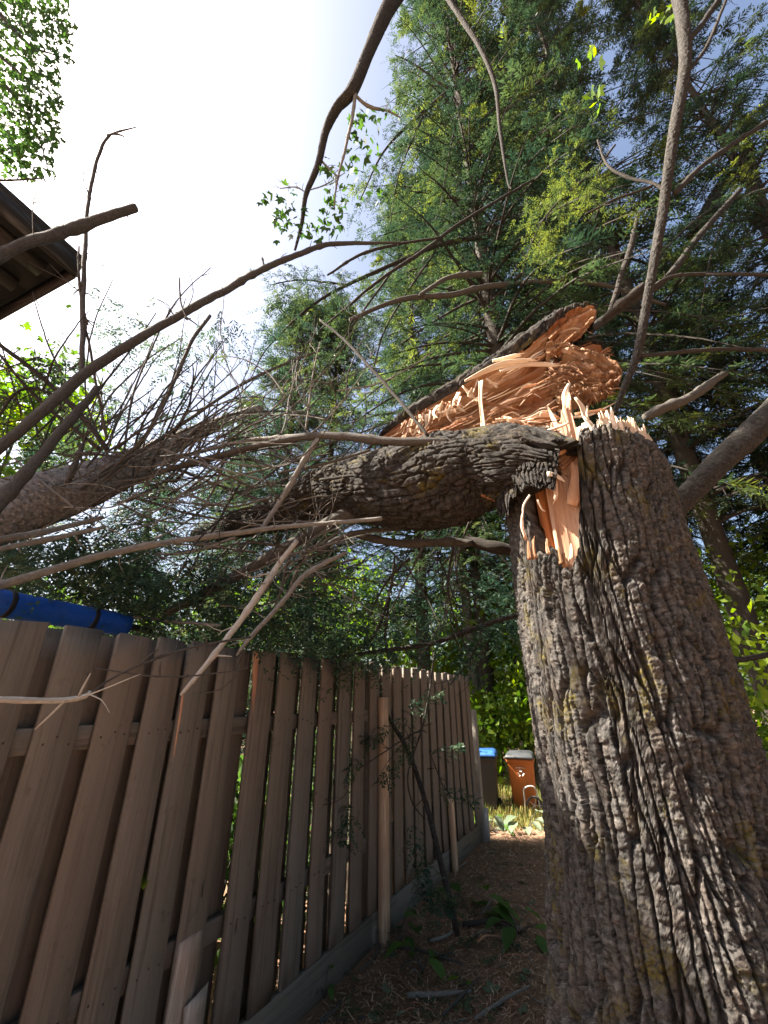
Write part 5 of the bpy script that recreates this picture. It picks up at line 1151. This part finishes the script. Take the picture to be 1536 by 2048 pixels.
foliage('needles', [fan(lean, 830, 1430, 3.8, 2.7, 9, 130, 1), fan(lean, 760, 1470, 3.7, 2.6, 9, 110, 2), fan(lean, 830, 1470, 3.8, 2.2, 8, 110, 3), fan(lean, 720, 1520, 3.55, 2.4, 6, 60, 4), fan(lean, 690, 1340, 3.6, 1.9, 8, 90, 5),
     fan(lean, 692, 1610, 3.4, 1.6, 6, 70, 6), fan(lean, 820, 1650, 3.6, 1.3, 7, 110, 7), fan(lean, 840, 1720, 3.55, 1.4, 7, 90, 8), fan(lean, 865, 1770, 3.5, .9, 6, 60, 9), fan(lean, 880, 1580, 3.9, .3, 6, 70, 10), fan(lean, 860, 1510, 3.9, -.2, 6, 60, 11), fan(lean, 820, 1420, 3.8, -.4, 6, 60, 12)], M['hemlock_near'], lean)
def gp(px, py):
    r = ray(px, py); t_ = -CH/r[2]; return np.array((r[0]*t_, r[1]*t_, 0.0))
rg = np.random.default_rng(31)
def ground_stick(a, b, w, label, mat, seed, lift=.02):
    A_, B_ = gp(*a), gp(*b)
    for q in (A_, B_): q[2] = float(ground_z(q[0], q[1]))+lift
    m_ = (A_+B_)/2+np.array((rg.normal(0, .03), rg.normal(0, .03), .012)); r0 = w/F*A_[1]/2*.62
    V, Q, T, bc = tube([A_, m_, B_], [r0, r0*.9, r0*.5], 7, .03, .12, seed, .012)
    o = mesh_np('stick', V, Q, T, M[mat], None, {'bco': bc}, origin=tuple(A_)); tag(o, label, 'stick')
ground_stick((780, 1890), (925, 1930), 9, 'curved grey stick across the litter below the tall stake', 'twig', 1)
ground_stick((815, 1988), (945, 1985), 11, 'pale bent stick lying in the middle of the litter', 'twig_pale', 2)
ground_stick((885, 2030), (960, 1960), 7, 'thin stick slanting up from the bent pale one', 'twig', 3)
ground_stick((950, 2038), (1060, 1975), 8, 'pale stick near the bottom left of the stump', 'twig_pale', 4)
ground_stick((860, 1882), (905, 1862), 8, 'short grey stick beside the foot of the leaning bough', 'twig_pale', 5)
ground_stick((925, 1852), (1022, 1858), 12, 'dark thick stick behind the foot of the leaning bough', 'twig_dark', 6)
ground_stick((955, 1890), (1000, 1876), 6, 'short tan stick right of the leaning bough', 'cut', 7)
ground_stick((718, 1940), (762, 1888), 6, 'thin stick beside the kickboard', 'twig', 8)
ground_stick((640, 2044), (680, 2000), 8, 'stick at the bottom edge by the fence foot', 'twig', 9)
ground_stick((966, 1828), (992, 1786), 4, 'thin upright looking stick far on the litter', 'twig_pale', 10)
for k in range(46):
    a_ = (rg.uniform(640, 1075), rg.uniform(1700, 2046))
    if a_[0] < 1590-a_[1]*.47+ 560*0 and False: continue
    q = gp(*a_)
    if (q-F0)@FN < .1: continue
    L = rg.uniform(15, 60); an = rg.uniform(0, 3.14)
    ground_stick(a_, (a_[0]+L*math.cos(an), a_[1]+.5*L*math.sin(an)), rg.uniform(1.8, 4), 'small dead twig lying loose on the brown needle litter', ('twig', 'twig_pale', 'cut')[k % 3], 40+k, .012)
for o in [o for o in COL.objects if o.name.startswith('stick') and o['label'].startswith('small dead twig')]: o['group'] = 'loose twigs on the litter'
# pale torn leaves on the litter
M['leaf_pale'] = leaf_mat('pale underside leaves', [(0, (.10, .14, .085)), (1, (.24, .29, .20))], .3)
M['leaf_green'] = leaf_mat('fresh green leaves', [(0, (.035, .085, .022)), (1, (.09, .17, .035))], .35)
for k, (px, py) in enumerate(((780, 1912), (792, 1905), (765, 1972), (790, 2030), (828, 2030), (745, 2038), (1005, 1912), (1045, 1945), (1052, 1955), (1060, 1805), (1040, 2012), (1066, 1800), (925, 2010), (700, 1985), (905, 1795), (1048, 1760), (990, 1985), (985, 1705))):
    q = gp(px, py); q[2] = float(ground_z(q[0], q[1]))+.012; V, Q, A_ = leaves(rg, q[None, :], np.array([rg.uniform(.07, .11)]), np.array([rg.uniform(0, 1)]), True, 0)
    V[:, 2] = q[2]+.35*np.abs(V[:, 2]-q[2]); V2 = V.copy(); V2[:, 2] -= .0015
    o = mesh_np('fallen_leaf', np.vstack([V, V2]), np.vstack([Q, Q[:, ::-1]+len(V)]), None, M['leaf_pale'], None, {'var': np.concatenate([A_, A_])}, False, origin=tuple(q))
    tag(o, 'pale torn maple leaf lying on the needle litter', 'leaf', 'pale leaves on the litter')
def plant(label, px, py, n, size, seed, mat='leaf_green', spread=.12, h=.15):
    r2 = np.random.default_rng(seed); q = gp(px, py); q[2] = float(ground_z(q[0], q[1])); root = empty('seedling', tuple(q)); tag(root, label, 'plant')
    for k in range(n):
        a_ = r2.uniform(0, 6.28); e = q+np.array((math.cos(a_)*spread*r2.uniform(.3, 1), math.sin(a_)*spread*r2.uniform(.3, 1), h*r2.uniform(.2, 1)))
        d = np.array((math.cos(a_), math.sin(a_), r2.uniform(-.5, .2))); d /= np.linalg.norm(d); s_ = np.cross(d, UP); s_ /= np.linalg.norm(s_); nn = np.cross(s_, d); L = size*r2.uniform(.7, 1.2)
        V = []; 
        for t_, w_ in ((0, .02), (.2, .22), (.45, .30), (.7, .2), (1, .01)):
            for sx in (-1, 0, 1): V.append(e+d*L*t_+s_*sx*w_*L+nn*(abs(sx)*w_*L*.35-.25*L*t_*t_))
        i, j = np.meshgrid(np.arange(4), np.arange(2), indexing='ij'); Q = np.stack([i*3+j, i*3+j+1, (i+1)*3+j+1, (i+1)*3+j], -1).reshape(-1, 4)
        mesh_np('leaf', np.array(V), Q, None, M[mat], root, {'var': np.full(15, r2.uniform(0, 1))})
        V, Q, T, bc = tube([q, (q+e)/2+np.array((0, 0, .02)), e], [.003, .0025, .002], 5, .03, 0, seed); mesh_np('stalk', V, Q, T, M['twig'], root, {'bco': bc})
plant('bright green seedling with long leaves in the middle of the litter', 845, 1940, 6, .17, 1)
plant('dark leafy seedling just behind the bright one', 800, 1880, 7, .14, 2)
plant('single round-leafed seedling near the tall stake', 805, 1850, 2, .11, 3)
plant('broad green seedling right of the leaning bough', 945, 1830, 8, .22, 4, spread=.25)
plant('low dark plant against the left foot of the stump', 1035, 1862, 10, .16, 5, spread=.3)
plant('tiny yellow green seedling right of the bright one', 925, 1965, 3, .07, 6, 'bright', .05, .06)
plant('small tuft growing out under the kickboard', 650, 1985, 6, .08, 7, spread=.08)
plant('large leafed hosta clump at the fence end', 990, 1640, 12, .22, 8, spread=.3, h=.2)
plant('striped hosta clump in front of the orange bin', 1050, 1640, 12, .22, 9, 'leaf_pale', .35, .25)
plant('grey green plant beside the fence footing', 975, 1650, 7, .18, 10, 'leaf_pale', .2, .3)
# needles and grass
def litter():
    r2 = np.random.default_rng(123); n = 46000
    y = 2.2+6.5*r2.random(n)**1.3; xl = -2.25+.545*y+.12; x = xl+r2.random(n)*(2.6+.25*y)
    z = ground_z(x, y)+.006+.012*r2.random(n); a = r2.uniform(0, 6.28, n); L = r2.uniform(.02, .06, n); w = .0008+.0004*y
    d = np.stack([np.cos(a), np.sin(a), r2.normal(0, .22, n)], -1); s_ = np.stack([-np.sin(a), np.cos(a), np.zeros(n)], -1); O = np.stack([x, y, z], -1)
    V = np.stack([O-s_*w[:, None], O+s_*w[:, None], O+d*L[:, None]+s_*w[:, None]*.6, O+d*L[:, None]-s_*w[:, None]*.6], 1).reshape(-1, 3)
    m = leaf_mat('dead needles', [(0, (.10, .055, .035)), (.5, (.32, .185, .115)), (1, (.62, .48, .35))], .05, .2)
    o = mesh_np('needle_litter', V, np.arange(len(V)).reshape(-1, 4), None, m, None, {'var': np.repeat(r2.random(n)**1.3, 4)}, False)
    tag(o, 'brown dead needles strewn over the ground', 'needle litter', kind='stuff')
    n = 5200; x = r2.uniform(1.2, 3.6, n); y = r2.uniform(7.2, 12, n); z = ground_z(x, y); a = r2.uniform(0, 6.28, n); L = r2.uniform(.06, .2, n)
    O = np.stack([x, y, z], -1); d = np.stack([np.cos(a)*.5, np.sin(a)*.5, np.ones(n)], -1); s_ = np.stack([-np.sin(a), np.cos(a), np.zeros(n)], -1)*.008
    V = np.stack([O-s_, O+s_, O+d*L[:, None]+s_*.3, O+d*L[:, None]-s_*.3], 1).reshape(-1, 3)
    m = leaf_mat('dry grass', [(0, (.06, .11, .03)), (.5, (.20, .22, .06)), (1, (.42, .33, .12))], .4, .2)
    o = mesh_np('grass', V, np.arange(len(V)).reshape(-1, 4), None, m, None, {'var': np.repeat(r2.random(n), 4)}, False)
    tag(o, 'sunlit dry grass and weeds around the bins', 'grass', kind='stuff')
litter()

# green sprigs and chips torn off in the break
def debris():
    r2 = np.random.default_rng(321); O = []; D = []
    for k in range(60):
        q = gp(r2.uniform(640, 1080), r2.uniform(1690, 2046))
        if (q-F0)@FN < .12: continue
        q[2] = float(ground_z(q[0], q[1]))+.02; a_ = r2.uniform(0, 6.28)
        for j in range(4): O.append(q+r2.normal(0, .03, 3)*np.array((1, 1, .1))); D.append((math.cos(a_+r2.normal(0, .6)), math.sin(a_+r2.normal(0, .6)), .08))
    V, Q, A = sprays(r2, np.array(O), np.array(D), r2.uniform(.08, .18, len(O)), r2.uniform(.1, .8, len(O)), 7, .007, .028, .05, .3)
    o = mesh_np('needle_sprigs', V, Q, None, M['hemlock_near'], None, {'var': A}, smooth=False)
    tag(o, 'green hemlock sprigs scattered over the needle litter', 'sprigs', kind='stuff')
    mb = MB()
    for k in range(420):
        q = gp(r2.uniform(620, 1090), r2.uniform(1680, 2046))
        if (q-F0)@FN < .1: continue
        q[2] = float(ground_z(q[0], q[1]))+.012; a_ = r2.uniform(0, 6.28); ax = np.array((math.cos(a_), math.sin(a_), r2.normal(0, .2))); ay = np.array((-math.sin(a_), math.cos(a_), 0)); V, Q, T = box(q, ay, UP, ax, r2.uniform(.004, .018), .004, r2.uniform(.01, .05))
        mb.add(V, Q, T, V*3)
    o = mb.build('bark_chips', wood_mat('bark and wood chips', (.10, .06, .04), (.42, .28, .18), (.20, .11, .07), .6), None, False)
    tag(o, 'small bark and wood chips strewn on the path', 'chips', kind='stuff')
debris()
